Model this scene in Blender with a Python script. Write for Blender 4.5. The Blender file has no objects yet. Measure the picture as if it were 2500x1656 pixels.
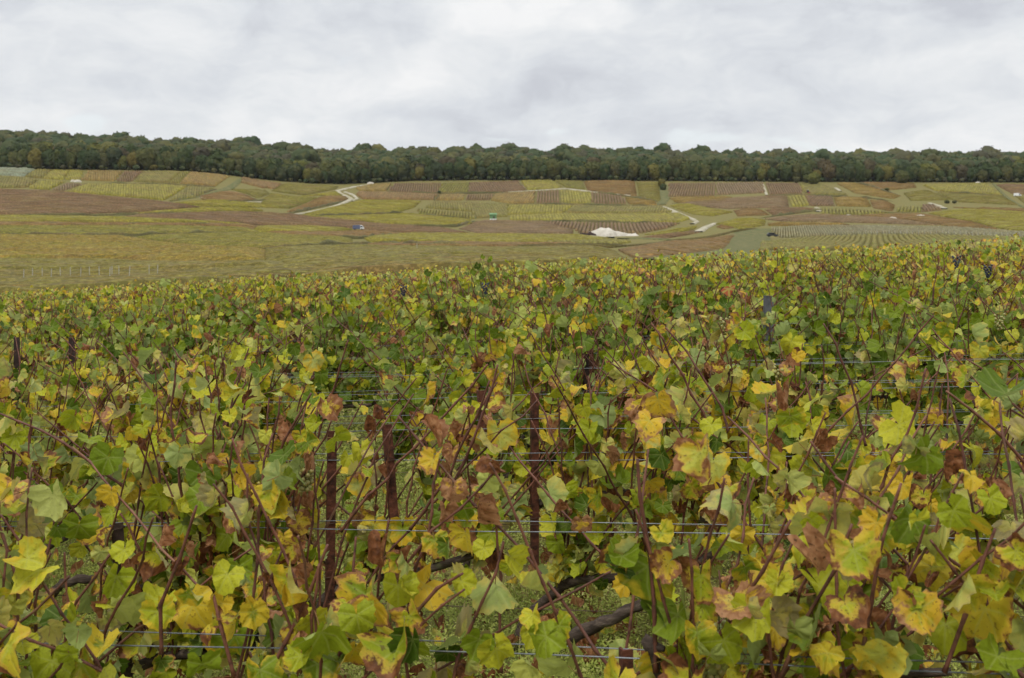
import bpy, bmesh, math, random
import numpy as np
from mathutils import Vector, Matrix, Euler

R = math.radians
random.seed(7)
RNG = np.random.default_rng(11)
sc = bpy.context.scene
COL = sc.collection

# ------------------------------------------------------------------ camera
FPX, CX, HV, ZC = 2800.0, 1250.0, 500.0, 1.75      # focal length, optical axis and eye level in photograph pixels; eye height
cam_data = bpy.data.cameras.new("camera")
cam = bpy.data.objects.new("camera", cam_data)
COL.objects.link(cam)
cam.location = (0, 0, ZC)
cam.rotation_euler = (R(90), 0, 0)
cam_data.sensor_width = 36.0
cam_data.lens = 36.0 * FPX / 2500.0
cam_data.shift_y = -(828.0 - HV) / 2500.0
cam_data.clip_start = 0.1
cam_data.clip_end = 6000
cam_data.dof.use_dof = True
cam_data.dof.focus_distance = 5.2
cam_data.dof.aperture_fstop = 8.0
sc.camera = cam

# ------------------------------------------------------------------ view
sc.view_settings.view_transform = 'Standard'
sc.view_settings.look = 'None'
sc.view_settings.gamma = 1.0
sc.view_settings.use_curve_mapping = False
sc.view_settings.exposure = 0.2
sc.render.engine = 'CYCLES'
sc.cycles.max_bounces = 8
sc.cycles.transparent_max_bounces = 4
sc.cycles.use_denoising = True

SUN_EL, SUN_AZ = R(58), R(205)     # elevation, compass angle (clockwise from +Y)

# ------------------------------------------------------------------ node helper
class NT:
    def __init__(s, tree):
        s.t = tree; s.n = tree.nodes; s.l = tree.links
    def node(s, typ, **kw):
        n = s.n.new(typ)
        for k, v in kw.items(): setattr(n, k, v)
        return n
    def put(s, sock, v):
        if isinstance(v, bpy.types.NodeSocket): s.l.new(v, sock)
        elif isinstance(v, (tuple, list)):
            v = tuple(v)
            if len(v) == 3 and sock.type == 'RGBA': v = v + (1,)
            sock.default_value = v
        else: sock.default_value = v
    def m(s, op, a, b=0.0, clamp=False):
        n = s.node('ShaderNodeMath', operation=op, use_clamp=clamp)
        s.put(n.inputs[0], a); s.put(n.inputs[1], b)
        return n.outputs[0]
    def vm(s, op, a, b=(0, 0, 0)):
        n = s.node('ShaderNodeVectorMath', operation=op)
        s.put(n.inputs[0], a); s.put(n.inputs[1], b)
        return n.outputs['Value'] if op in ('DOT_PRODUCT', 'LENGTH') else n.outputs[0]
    def scale(s, a, f):
        n = s.node('ShaderNodeVectorMath', operation='SCALE')
        s.put(n.inputs[0], a); s.put(n.inputs['Scale'], f)
        return n.outputs[0]
    def mix(s, f, a, b, mode='MIX'):
        n = s.node('ShaderNodeMix', data_type='RGBA', blend_type=mode)
        s.put(n.inputs[0], f); s.put(n.inputs[6], a); s.put(n.inputs[7], b)
        return n.outputs[2]
    def sm(s, x, lo, hi, a=0.0, b=1.0):
        n = s.node('ShaderNodeMapRange', interpolation_type='SMOOTHSTEP')
        s.put(n.inputs['Value'], x)
        for nm, v in (('From Min', lo), ('From Max', hi), ('To Min', a), ('To Max', b)): s.put(n.inputs[nm], v)
        return n.outputs[0]
    def noise(s, vec, scale, detail=3, rough=0.55, dist=0.0):
        n = s.node('ShaderNodeTexNoise')
        s.put(n.inputs['Vector'], vec)
        n.inputs['Scale'].default_value = scale; n.inputs['Detail'].default_value = detail
        n.inputs['Roughness'].default_value = rough; n.inputs['Distortion'].default_value = dist
        return n.outputs['Fac']
    def ramp(s, f, stops):
        n = s.node('ShaderNodeValToRGB'); e = n.color_ramp.elements
        while len(e) < len(stops): e.new(0.5)
        for i, (p, c) in enumerate(stops):
            e[i].position = p; e[i].color = tuple(c) + (1,)
        s.put(n.inputs[0], f)
        return n.outputs[0]
    def attr(s, name):
        return s.node('ShaderNodeAttribute', attribute_name=name)

def new_mat(name):
    m = bpy.data.materials.new(name); m.use_nodes = True
    t = NT(m.node_tree); t.n.clear()
    out = t.node('ShaderNodeOutputMaterial')
    return m, t, out

def principled(t, col, rough=0.7, spec=0.3, metal=0.0):
    p = t.node('ShaderNodeBsdfPrincipled')
    t.put(p.inputs['Base Color'], col); t.put(p.inputs['Roughness'], rough)
    t.put(p.inputs['Specular IOR Level'], spec); t.put(p.inputs['Metallic'], metal)
    return p

def bump(t, p, h, strength=0.4, dist=0.01):
    b = t.node('ShaderNodeBump'); b.inputs['Strength'].default_value = strength; b.inputs['Distance'].default_value = dist
    t.put(b.inputs['Height'], h); t.l.new(b.outputs[0], p.inputs['Normal'])

# ------------------------------------------------------------------ world: clouded sky
world = bpy.data.worlds.new("World"); sc.world = world; world.use_nodes = True
w = NT(world.node_tree); w.n.clear()
wout = w.node('ShaderNodeOutputWorld'); bg = w.node('ShaderNodeBackground')
bg.inputs['Strength'].default_value = 0.1
w.l.new(bg.outputs[0], wout.inputs[0])
sky = w.node('ShaderNodeTexSky', sky_type='NISHITA', sun_disc=False)
sky.sun_elevation = SUN_EL; sky.sun_rotation = SUN_AZ; sky.air_density = 1.0; sky.dust_density = 2.0
tc = w.node('ShaderNodeTexCoord'); d = tc.outputs['Generated']
sep = w.node('ShaderNodeSeparateXYZ'); w.l.new(d, sep.inputs[0])
zc = w.m('MAXIMUM', sep.outputs[2], 0.0)
yy = w.m('MAXIMUM', sep.outputs[1], 0.02)
cmb = w.node('ShaderNodeCombineXYZ')
w.put(cmb.inputs[0], sep.outputs[0]); w.put(cmb.inputs[1], sep.outputs[1]); w.put(cmb.inputs[2], w.m('MULTIPLY', w.m('ADD', zc, 0.02), 2.0))
cp = cmb.outputs[0]
def vn(sc_, det): 
    n = w.node('ShaderNodeTexNoise'); w.put(n.inputs['Vector'], cp); n.inputs['Scale'].default_value = sc_; n.inputs['Detail'].default_value = det; return n.outputs['Color']
wv = w.scale(w.vm('SUBTRACT', vn(9.0, 6), (.5, .5, .5)), 0.12)
cpw = w.vm('ADD', cp, wv)
big = w.noise(cpw, 3.4, 3, 0.5)
mid = w.noise(w.vm('ADD', cpw, (7.3, 2.1, 0)), 9.0, 8, 0.6)
fine = w.noise(w.vm('ADD', cpw, (1.3, 8.1, 3)), 22, 5, 0.6)
tone = w.m('ADD', w.m('ADD', w.m('MULTIPLY', big, 0.42), w.m('MULTIPLY', mid, 0.43)), w.m('MULTIPLY', fine, 0.15))
# banks of cloud: direction, size, lighter or darker
def bank(u_, v_, su, sv, amp, tilt=0.0):
    dr = Vector(((u_ - CX) / FPX, 1.0, (HV - v_) / FPX)).normalized()
    df = w.vm('SUBTRACT', w.vm('ADD', d, w.scale(wv, 0.5)), tuple(dr)); sp_ = w.node('ShaderNodeSeparateXYZ'); w.l.new(df, sp_.inputs[0])
    ct, st = math.cos(tilt), math.sin(tilt)
    a_ = w.m('ADD', w.m('MULTIPLY', sp_.outputs[0], ct), w.m('MULTIPLY', sp_.outputs[2], st)); b_ = w.m('SUBTRACT', w.m('MULTIPLY', sp_.outputs[2], ct), w.m('MULTIPLY', sp_.outputs[0], st))
    a_ = w.m('DIVIDE', a_, su / FPX); b_ = w.m('DIVIDE', b_, sv / FPX); y_ = w.m('DIVIDE', sp_.outputs[1], 0.7)
    r2 = w.m('ADD', w.m('ADD', w.m('MULTIPLY', a_, a_), w.m('MULTIPLY', b_, b_)), w.m('MULTIPLY', y_, y_))
    return w.m('MULTIPLY', w.m('EXPONENT', w.m('MULTIPLY', r2, -1.0)), amp)
for bk in ((1120, 90, 300, 90, .055, .5), (950, 190, 150, 60, .07, .2), (1230, 250, 260, 70, -.075, .4), (2150, 90, 420, 90, -.085, .15), (1880, 190, 260, 60, -.04, .2), (300, 120, 520, 110, .035, 0),
           (90, 230, 240, 60, -.03, 0), (420, 320, 160, 60, -.025, 0), (1480, 310, 150, 45, .06, 0), (2060, 355, 260, 32, .08, 0), (1380, 235, 200, 40, -.03, 0), (2330, 290, 260, 60, -.03, 0), (820, 330, 260, 60, .02, 0)):
    tone = w.m('ADD', tone, bank(*bk))
cloud = w.ramp(tone, [(0.37, (5.2, 5.4, 5.85)), (0.46, (6.15, 6.4, 6.75)), (0.53, (6.9, 7.1, 7.3)), (0.63, (7.9, 7.95, 8.0))])
zen = w.sm(zc, 0.12, 1.0, 1.0, 2.1)
cloud = w.scale(cloud, zen)
gapn = w.noise(w.vm('ADD', cpw, (3.7, 0.4, 5.0)), 16, 4, 0.6)
gap = None
for bk in ((205, 314, 60, 14, 1.0), (1668, 340, 50, 16, 1.0), (1735, 354, 70, 12, 1.0), (1385, 325, 40, 9, .8), (1225, 345, 60, 10, .7), (760, 352, 120, 10, .6), (1950, 352, 160, 12, .7)):
    g_ = bank(*bk); gap = g_ if gap is None else w.m('MAXIMUM', gap, g_)
gap = w.sm(w.m('ADD', gap, w.m('MULTIPLY', w.m('SUBTRACT', gapn, 0.5), 1.6)), 0.2, 0.95)
skyc = w.mix(w.m('MULTIPLY', gap, 0.6), cloud, w.mix(0.72, sky.outputs[0], (8.9, 9.4, 9.7)))
w.put(bg.inputs['Color'], skyc)

# ------------------------------------------------------------------ sun behind cloud
sun_d = bpy.data.lights.new("sun", 'SUN'); sun = bpy.data.objects.new("sun", sun_d); COL.objects.link(sun)
sun_d.energy = 1.5; sun_d.angle = R(14); sun_d.color = (1.0, 0.96, 0.9)
sd = Vector((math.sin(SUN_AZ) * math.cos(SUN_EL), math.cos(SUN_AZ) * math.cos(SUN_EL), math.sin(SUN_EL)))
sun.rotation_euler = (-sd).to_track_quat('-Z', 'Y').to_euler()

# ------------------------------------------------------------------ object helpers
def mesh_from(name, verts, faces, mat=None, smooth=False):
    me = bpy.data.meshes.new(name)
    me.from_pydata([tuple(v) for v in verts], [], [tuple(f) for f in faces])
    if mat: me.materials.append(mat)
    if smooth: me.polygons.foreach_set('use_smooth', [True] * len(me.polygons))
    me.update()
    return me

def big_mesh(name, V, F, mat, attrs=(), smooth=False):
    """V (n,3), F list of equal-width int arrays"""
    me = bpy.data.meshes.new(name)
    V = np.asarray(V, np.float32)
    F = [np.asarray(f, np.int32) for f in (F if isinstance(F, list) else [F]) if len(f)]
    loops = np.concatenate([f.ravel() for f in F]); tot = np.concatenate([np.full(len(f), f.shape[1], np.int32) for f in F])
    start = np.concatenate([[0], np.cumsum(tot)[:-1]]).astype(np.int32)
    me.vertices.add(len(V)); me.vertices.foreach_set('co', V.ravel())
    me.loops.add(len(loops)); me.loops.foreach_set('vertex_index', loops)
    me.polygons.add(len(tot)); me.polygons.foreach_set('loop_start', start)
    try: me.polygons.foreach_set('loop_total', tot)
    except Exception: pass
    if smooth: me.polygons.foreach_set('use_smooth', np.ones(len(tot), bool))
    for nm, typ, arr in attrs:
        a = me.attributes.new(nm, typ, 'POINT')
        a.data.foreach_set('color' if typ == 'FLOAT_COLOR' else 'vector', np.asarray(arr, np.float32).ravel())
    me.materials.append(mat)
    me.update(calc_edges=True); me.validate()
    return me

def obj(name, data, parent=None, mw=None):
    o = bpy.data.objects.new(name, data); COL.objects.link(o)
    if parent is not None: o.parent = parent
    if mw is not None: o.matrix_basis = mw
    return o

def tag(o, label=None, cat=None, group=None, kind=None):
    if label: o['label'] = label
    if cat: o['category'] = cat
    if group: o['group'] = group
    if kind: o['kind'] = kind
    return o

def thing(name, label, cat, loc=(0, 0, 0), rz=0.0, group=None):
    o = bpy.data.objects.new(name, None); COL.objects.link(o)
    o.empty_display_size = 0.1
    o.location = loc; o.rotation_euler = (0, 0, rz)
    return tag(o, label, cat, group)

def tube_arrays(pts, rad, sides=6, bumps=None, jit=0.0, rng=random):
    pts = [Vector(p) for p in pts]; V = []; Fc = []
    n = len(pts)
    up = Vector((0.31, 0.95, 0.05)).normalized()
    for i, p in enumerate(pts):
        t = (pts[min(i + 1, n - 1)] - pts[max(i - 1, 0)]).normalized()
        a = up - t * up.dot(t)
        if a.length < 1e-3: a = Vector((1, 0, 0)) - t * t.x
        a.normalize(); b = t.cross(a)
        r = rad[i] if hasattr(rad, '__len__') else rad
        for s in range(sides):
            an = 2 * math.pi * s / sides
            rr = r * (1 + rng.uniform(-jit, jit))
            V.append(p + (a * math.cos(an) + b * math.sin(an)) * rr)
    for i in range(n - 1):
        for s in range(sides):
            s2 = (s + 1) % sides
            Fc.append((i * sides + s, i * sides + s2, (i + 1) * sides + s2, (i + 1) * sides + s))
    Fc.append(tuple(range(sides))[::-1]); Fc.append(tuple((n - 1) * sides + s for s in range(sides)))
    return V, Fc

def box_arrays(cx, cy, cz, sx, sy, sz, taper=1.0):
    V = []
    for z, k in ((-1, 1.0), (1, taper)):
        for x, y in ((-1, -1), (1, -1), (1, 1), (-1, 1)):
            V.append((cx + x * sx / 2 * k, cy + y * sy / 2 * k, cz + z * sz / 2))
    return V, [(3, 2, 1, 0), (4, 5, 6, 7), (0, 1, 5, 4), (1, 2, 6, 5), (2, 3, 7, 6), (3, 0, 4, 7)]

def join_arrays(lst):
    V = []; Fc = []
    for v, f in lst:
        o = len(V); V += list(v); Fc += [tuple(i + o for i in q) for q in f]
    return V, Fc

def bevelled(name, V, Fc, mat, w_=0.02, seg=2):
    bm = bmesh.new(); vs = [bm.verts.new(v) for v in V]
    for f in Fc:
        try: bm.faces.new([vs[i] for i in f])
        except ValueError: pass
    bmesh.ops.bevel(bm, geom=bm.edges[:], offset=w_, segments=seg, affect='EDGES', clamp_overlap=True)
    me = bpy.data.meshes.new(name); bm.to_mesh(me); bm.free(); me.materials.append(mat)
    return me

# ------------------------------------------------------------------ terrain height
def sstep(a, b, x):
    t = np.clip((np.asarray(x, float) - a) / (b - a), 0, 1); return t * t * (3 - 2 * t)

COLS = {   # eye-level-relative profile of the valley and the far slope: distance, photograph row
 0:    [(60,770),(100,724),(150,693),(220,655),(330,606),(450,560),(560,521),(640,483),(730,441),(790,412),(1050,354)],
 450:  [(60,740),(100,700),(150,674),(220,641),(330,600),(450,565),(560,531),(650,491),(740,446),(800,417),(1050,381)],
 650:  [(60,725),(100,687),(150,658),(220,627),(330,596),(450,572),(560,545),(650,506),(750,470),(830,443),(1060,385)],
 800:  [(60,718),(100,676),(150,648),(235,618),(360,593),(480,572),(570,552),(660,514),(755,478),(850,449),(1080,406)],
 1000: [(60,710),(100,665),(150,640),(250,612),(400,590),(520,570),(580,558),(670,522),(760,482),(860,445),(1080,397)],
 1500: [(60,700),(100,650),(150,630),(250,610),(400,592),(500,577),(580,556),(680,520),(770,482),(870,444),(1080,403)],
 1850: [(60,690),(100,648),(200,622),(300,606),(380,597),(450,583),(520,560),(600,532),(700,500),(780,471),(870,445),(1080,411)],
 2500: [(60,680),(100,645),(200,615),(300,600),(380,590),(450,572),(520,554),(600,531),(700,499),(780,473),(870,447),(1080,411)],
}
DG = np.geomspace(60, 2600, 170); UG = np.linspace(-1500, 4000, 111)
_us = sorted(COLS); _zc = []
for u_ in _us:
    dd = [p[0] for p in COLS[u_]]; zz = [ZC + (HV - p[1]) / FPX * p[0] for p in COLS[u_]]
    dd.append(2600); zz.append(zz[-1] - 5)
    _zc.append(np.interp(DG, dd, zz))
_zc = np.array(_zc)
HG = np.array([[np.interp(u_, _us, _zc[:, j]) for j in range(len(DG))] for u_ in UG])
def _blur(A, k, ax):
    ker = np.exp(-0.5 * (np.arange(-k, k + 1) / (k / 2.0)) ** 2); ker /= ker.sum()
    P = np.pad(A, [(k, k) if i == ax else (0, 0) for i in range(2)], mode='edge')
    return np.apply_along_axis(lambda r_: np.convolve(r_, ker, 'valid'), ax, P)
HG = _blur(_blur(HG, 3, 1), 3, 0)
LDG = np.log(DG)
def far_h(x, y):
    y = np.maximum(np.asarray(y, float), 60.0); x = np.asarray(x, float)
    u_ = np.clip(CX + FPX * x / y, UG[0], UG[-1])
    fu = (u_ - UG[0]) / (UG[1] - UG[0]); iu = np.clip(fu.astype(int), 0, len(UG) - 2); fu = fu - iu
    fd = (np.log(np.minimum(y, DG[-1])) - LDG[0]) / (LDG[1] - LDG[0]); jd = np.clip(fd.astype(int), 0, len(DG) - 2); fd = fd - jd
    return (HG[iu, jd] * (1 - fu) * (1 - fd) + HG[iu + 1, jd] * fu * (1 - fd) + HG[iu, jd + 1] * (1 - fu) * fd + HG[iu + 1, jd + 1] * fu * fd)
def near_h(x, y):
    x = np.asarray(x, float); y = np.asarray(y, float)
    yp = np.maximum(y, 0)
    return 0.054 * 60 * np.tanh(x / 60) - 0.02 * yp - 0.0005 * yp * yp
def H(x, y):
    t = sstep(45, 100, y)
    return near_h(x, y) * (1 - t) + far_h(x, y) * t
def Hs(x, y): return float(H(np.array([x]), np.array([y]))[0])

_dl = np.geomspace(100, 1500, 400)
def ground_px(u_, v_):
    """world point where the sight line through photograph pixel (u, v) meets the valley"""
    x = (u_ - CX) / FPX * _dl
    vv = HV - (H(x, _dl) - ZC) / _dl * FPX
    vv = np.minimum.accumulate(vv) - np.arange(len(vv)) * 1e-6
    dd = float(np.interp(-v_, -vv, _dl))
    return ((u_ - CX) / FPX * dd, dd)
def px_at(u_, v_, Y): return Vector(((u_ - CX) / FPX * Y, Y, ZC + (HV - v_) / FPX * Y))

# ------------------------------------------------------------------ materials
def simple(name, col, rough=0.7, spec=0.3, metal=0.0, var=0.25, scale=8.0, bmp=0.0, col2=None):
    m, t, out = new_mat(name)
    tc_ = t.node('ShaderNodeTexCoord')
    n = t.noise(tc_.outputs['Object'], scale, 5, 0.6)
    c2 = col2 or tuple(c * (1 - var) for c in col)
    c = t.mix(t.sm(n, 0.35, 0.65), col, c2)
    p = principled(t, c, rough, spec, metal)
    if bmp: bump(t, p, n, bmp, 0.02)
    t.l.new(p.outputs[0], out.inputs[0])
    return m

M = {}
# soil and weeds of the whole land
m, t, out = new_mat('ground'); geo = t.node('ShaderNodeNewGeometry'); P_ = geo.outputs['Position']
n1 = t.noise(P_, 0.03, 4); n2 = t.noise(P_, 0.9, 5, 0.65); n3 = t.noise(P_, 14, 5, 0.7)
c = t.mix(t.sm(n1, 0.4, 0.6), (0.125, 0.088, 0.038), (0.11, 0.09, 0.033))
c = t.mix(t.sm(n2, 0.45, 0.66), c, (0.12, 0.08, 0.042))
c = t.mix(t.sm(n3, 0.35, 0.6, 0, 0.75), c, (0.17, 0.18, 0.05))
n5 = t.noise(P_, 0.28, 5, 0.7); c = t.mix(t.sm(n5, 0.42, 0.6, 0, 0.6), c, (0.17, 0.13, 0.045))
p = principled(t, c, 0.95, 0.1); bump(t, p, n3, 0.6, 0.03); t.l.new(p.outputs[0], out.inputs[0]); M['ground'] = m

# far vine rows: plot colour in the attribute, mottled
m, t, out = new_mat('vine_rows'); geo = t.node('ShaderNodeNewGeometry'); P_ = geo.outputs['Position']
a = t.attr('tint')
n1 = t.noise(P_, 0.9, 4, 0.7); n2 = t.noise(P_, 0.06, 4, 0.6); n3 = t.noise(P_, 2.2, 4, 0.7)
c = a.outputs['Color']
n4 = t.noise(t.vm('MULTIPLY', P_, (0.35, 1.0, 1.0)), 0.16, 5, 0.65)
c = t.mix(t.sm(n4, 0.46, 0.68, 0.0, 0.55), c, t.mix(0.65, c, (0.17, 0.085, 0.04)))
c = t.mix(t.sm(n2, 0.45, 0.7, 0.0, 0.4), c, t.mix(0.5, c, (0.25, 0.20, 0.05)))
c = t.mix(t.sm(n1, 0.40, 0.60, 0.0, 0.85), c, t.mix(0.62, c, (0.07, 0.055, 0.022)))
c = t.mix(t.sm(n3, 0.47, 0.60, 0.0, 0.85), c, t.scale(c, 1.9))
p = principled(t, c, 0.85, 0.15); t.l.new(p.outputs[0], out.inputs[0]); M['rows'] = m

# vine leaf
def leaf_material(name):
    m, t, out = new_mat(name)
    ld = t.attr('ld'); lp = t.attr('lp'); oi = t.node('ShaderNodeObjectInfo'); geo = t.node('ShaderNodeNewGeometry')
    s1 = t.node('ShaderNodeSeparateColor'); t.l.new(ld.outputs['Color'], s1.inputs[0])
    rr, G, B, Rd = s1.outputs[0], s1.outputs[1], s1.outputs[2], ld.outputs['Alpha']
    s2 = t.node('ShaderNodeSeparateXYZ'); t.l.new(lp.outputs['Vector'], s2.inputs[0])
    px_, py_, eg = s2.outputs[0], s2.outputs[1], s2.outputs[2]
    rnd = t.m('FRACT', t.m('ADD', rr, t.m('MULTIPLY', oi.outputs['Random'], 3.71)))
    r2 = t.m('FRACT', t.m('MULTIPLY', rnd, 7.77)); r3 = t.m('FRACT', t.m('MULTIPLY', rnd, 23.3))
    cv = t.node('ShaderNodeCombineXYZ'); t.put(cv.inputs[0], px_); t.put(cv.inputs[1], py_); t.put(cv.inputs[2], t.m('MULTIPLY', rnd, 61.0))
    Pn = cv.outputs[0]
    nA = t.noise(Pn, 1.4, 4, 0.6); nB = t.noise(t.vm('ADD', Pn, (5, 9, 2)), 1.5, 5, 0.6, 0.25); nC = t.noise(Pn, 6.5, 3, 0.6)
    # veins
    ax = t.m('ABSOLUTE', px_)
    vd = None
    for an in (0, 52, 108):
        sx, sy = math.sin(R(an)), math.cos(R(an))
        cr = t.m('ABSOLUTE', t.m('SUBTRACT', t.m('MULTIPLY', ax, sy), t.m('MULTIPLY', py_, sx)))
        dt = t.m('ADD', t.m('MULTIPLY', ax, sx), t.m('MULTIPLY', py_, sy))
        cr = t.m('ADD', cr, t.m('MULTIPLY', t.m('LESS_THAN', dt, 0.0), 9.0))
        vd = cr if vd is None else t.m('MINIMUM', vd, cr)
    vein = t.sm(vd, 0.012, 0.05, 1.0, 0.0)
    veinw = t.sm(vd, 0.03, 0.22, 1.0, 0.0)
    r2g = t.m('MULTIPLY', r2, t.sm(G, -0.3, 0.05, 0.3, 1.0))
    green = t.ramp(r2g, [(0.0, (0.055, 0.10, 0.008)), (0.2, (0.165, 0.225, 0.012)), (0.5, (0.315, 0.345, 0.016)), (0.85, (0.47, 0.45, 0.03)), (1.0, (0.37, 0.40, 0.12))])
    green = t.mix(t.sm(nC, 0.35, 0.7, 0.0, 0.35), green, t.scale(green, 0.6))
    yel = t.mix(r3, (0.48, 0.405, 0.03), (0.55, 0.355, 0.024))
    yv = t.m('SUBTRACT', t.m('ADD', t.m('ADD', nA, t.m('MULTIPLY', eg, 0.2)), t.m('ADD', G, t.m('MULTIPLY', t.m('SUBTRACT', r3, 0.5), 0.3))), 1.02)
    ym = t.sm(t.m('SUBTRACT', yv, t.m('MULTIPLY', veinw, 0.05)), -0.03, 0.25)
    c = t.mix(ym, green, yel)
    c = t.mix(t.m('MULTIPLY', vein, 0.22), c, (0.36, 0.38, 0.13))
    nD = t.noise(Pn, 3.2, 3, 0.5, 0.6)
    brn = t.ramp(t.m('ADD', t.m('MULTIPLY', nD, 0.7), t.m('MULTIPLY', r3, 0.3)), [(0.25, (0.06, 0.024, 0.012)), (0.45, (0.19, 0.072, 0.026)), (0.72, (0.38, 0.20, 0.095))])
    bv = t.m('SUBTRACT', t.m('ADD', t.m('ADD', nB, t.m('MULTIPLY', t.m('POWER', t.m('MAXIMUM', eg, 0.0), 2.0), 0.27)), t.m('ADD', B, t.m('MULTIPLY', t.m('SUBTRACT', r2, 0.5), 0.25))), 1.09)
    rim = t.m('MULTIPLY', t.sm(bv, -0.14, 0.0), 0.6)
    c = t.mix(rim, c, (0.55, 0.32, 0.05))
    c = t.mix(t.sm(bv, -0.02, 0.06), c, brn)
    sp = t.m('MULTIPLY', t.sm(nC, 0.61, 0.66), t.m('ADD', 0.25, B), True)
    c = t.mix(sp, c, (0.09, 0.045, 0.02))
    redc = t.mix(veinw, (0.27, 0.03, 0.022), (0.30, 0.22, 0.05))
    c = t.mix(Rd, c, redc)
    # underside paler and duller
    pale = t.mix(0.45, c, (0.38, 0.43, 0.17))
    pale = t.mix(t.sm(B, 0.7, 0.9), pale, t.scale(c, 1.15))
    c = t.mix(geo.outputs['Backfacing'], c, pale)
    pet = t.m('LESS_THAN', eg, -0.5)
    c = t.mix(pet, c, t.mix(r2, (0.26, 0.10, 0.05), (0.25, 0.24, 0.06)))
    p = principled(t, c, 0.5, 0.14)
    bump(t, p, t.m('ADD', t.m('MULTIPLY', nC, 0.7), t.m('ADD', t.m('MULTIPLY', veinw, -0.9), t.m('MULTIPLY', nA, 0.8))), 0.55, 0.006)
    tr = t.node('ShaderNodeBsdfTranslucent'); t.put(tr.inputs[0], t.scale(c, 1.15))
    mx = t.node('ShaderNodeMixShader'); mx.inputs[0].default_value = 0.32
    t.l.new(p.outputs[0], mx.inputs[1]); t.l.new(tr.outputs[0], mx.inputs[2]); t.l.new(mx.outputs[0], out.inputs[0])
    return m
M['leaf'] = leaf_material('vine_leaf')

# canes
m, t, out = new_mat('cane'); tc_ = t.node('ShaderNodeTexCoord'); oi = t.node('ShaderNodeObjectInfo')
n = t.noise(tc_.outputs['Object'], 30, 5, 0.7); n2 = t.noise(tc_.outputs['Object'], 4, 3)
c = t.mix(oi.outputs['Random'], (0.10, 0.036, 0.022), (0.18, 0.07, 0.042))
c = t.mix(t.sm(n, 0.4, 0.7), c, (0.05, 0.02, 0.013)); c = t.mix(t.sm(n2, 0.55, 0.75, 0, 0.6), c, (0.24, 0.13, 0.06))
p = principled(t, c, 0.6, 0.3); bump(t, p, n, 0.3, 0.003); t.l.new(p.outputs[0], out.inputs[0]); M['cane'] = m
# bark
m, t, out = new_mat('old_bark'); tc_ = t.node('ShaderNodeTexCoord')
mp = t.vm('MULTIPLY', tc_.outputs['Object'], (12, 40, 40)); n = t.noise(mp, 1.0, 6, 0.75, 0.6)
c = t.ramp(n, [(0.3, (0.022, 0.017, 0.013)), (0.52, (0.075, 0.055, 0.042)), (0.75, (0.17, 0.135, 0.10))])
n2 = t.noise(tc_.outputs['Object'], 9, 4); c = t.mix(t.sm(n2, 0.6, 0.75, 0, 0.6), c, (0.13, 0.14, 0.06))
p = principled(t, c, 0.95, 0.15); bump(t, p, n, 0.9, 0.012); t.l.new(p.outputs[0], out.inputs[0]); M['bark'] = m
M['wire'] = simple('galvanised_wire', (0.19, 0.205, 0.22), 0.42, 0.5, 0.65, 0.35, 25)
M['rusty_wire'] = simple('rusty_wire', (0.11, 0.07, 0.05), 0.7, 0.3, 0.3, 0.4, 25)
M['rust'] = simple('rusty_stake', (0.125, 0.044, 0.025), 0.85, 0.2, 0.1, 0.5, 22, 0.6, (0.04, 0.018, 0.012))
M['dark_post'] = simple('dark_post', (0.05, 0.03, 0.024), 0.75, 0.3, 0.1, 0.5, 18, 0.4)
M['grey_post'] = simple('grey_post', (0.15, 0.155, 0.165), 0.6, 0.3, 0.4, 0.4, 14, 0.2)
M['pale_stake'] = simple('pale_stake', (0.42, 0.40, 0.34), 0.8, 0.2, 0, 0.3, 5)
M['grape'] = simple('green_grape', (0.22, 0.24, 0.06), 0.35, 0.4, 0, 0.3, 60, 0, (0.27, 0.22, 0.07))
M['black_grape'] = simple('black_grape', (0.012, 0.013, 0.022), 0.45, 0.4, 0, 0.4, 60, 0, (0.03, 0.033, 0.05))
M['chalk'] = simple('chalk', (0.52, 0.48, 0.41), 0.95, 0.1, 0, 0.2, 0.45, 0.8, (0.40, 0.365, 0.30))
M['track'] = simple('chalk_track', (0.38, 0.35, 0.27), 0.95, 0.1, 0, 0.3, 0.25, 0.0, (0.26, 0.23, 0.14))
M['soil'] = simple('dark_soil', (0.05, 0.033, 0.028), 0.95, 0.1, 0, 0.4, 1.0, 0.5)
M['grass'] = simple('verge_grass', (0.07, 0.085, 0.028), 0.95, 0.1, 0, 0.3, 0.45, 0.0, (0.15, 0.13, 0.055))
M['blue_paint'] = simple('blue_paint', (0.085, 0.10, 0.17), 0.35, 0.5, 0, 0.1, 2)
M['white_paint'] = simple('white_paint', (0.72, 0.72, 0.70), 0.4, 0.5, 0, 0.08, 2)
M['dark_paint'] = simple('dark_paint', (0.035, 0.035, 0.042), 0.35, 0.5, 0, 0.2, 2)
M['green_paint'] = simple('green_paint', (0.13, 0.24, 0.10), 0.6, 0.3, 0, 0.2, 2)
M['red_paint'] = simple('red_paint', (0.30, 0.05, 0.04), 0.5, 0.4, 0, 0.2, 2)
M['glass'] = simple('dark_glass', (0.03, 0.035, 0.04), 0.12, 0.6, 0, 0.1, 2)
M['tyre'] = simple('tyre', (0.02, 0.02, 0.02), 0.85, 0.2, 0, 0.2, 6)
M['trunk'] = simple('tree_trunk', (0.075, 0.06, 0.045), 0.95, 0.1, 0, 0.4, 1.5, 0.5)

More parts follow.
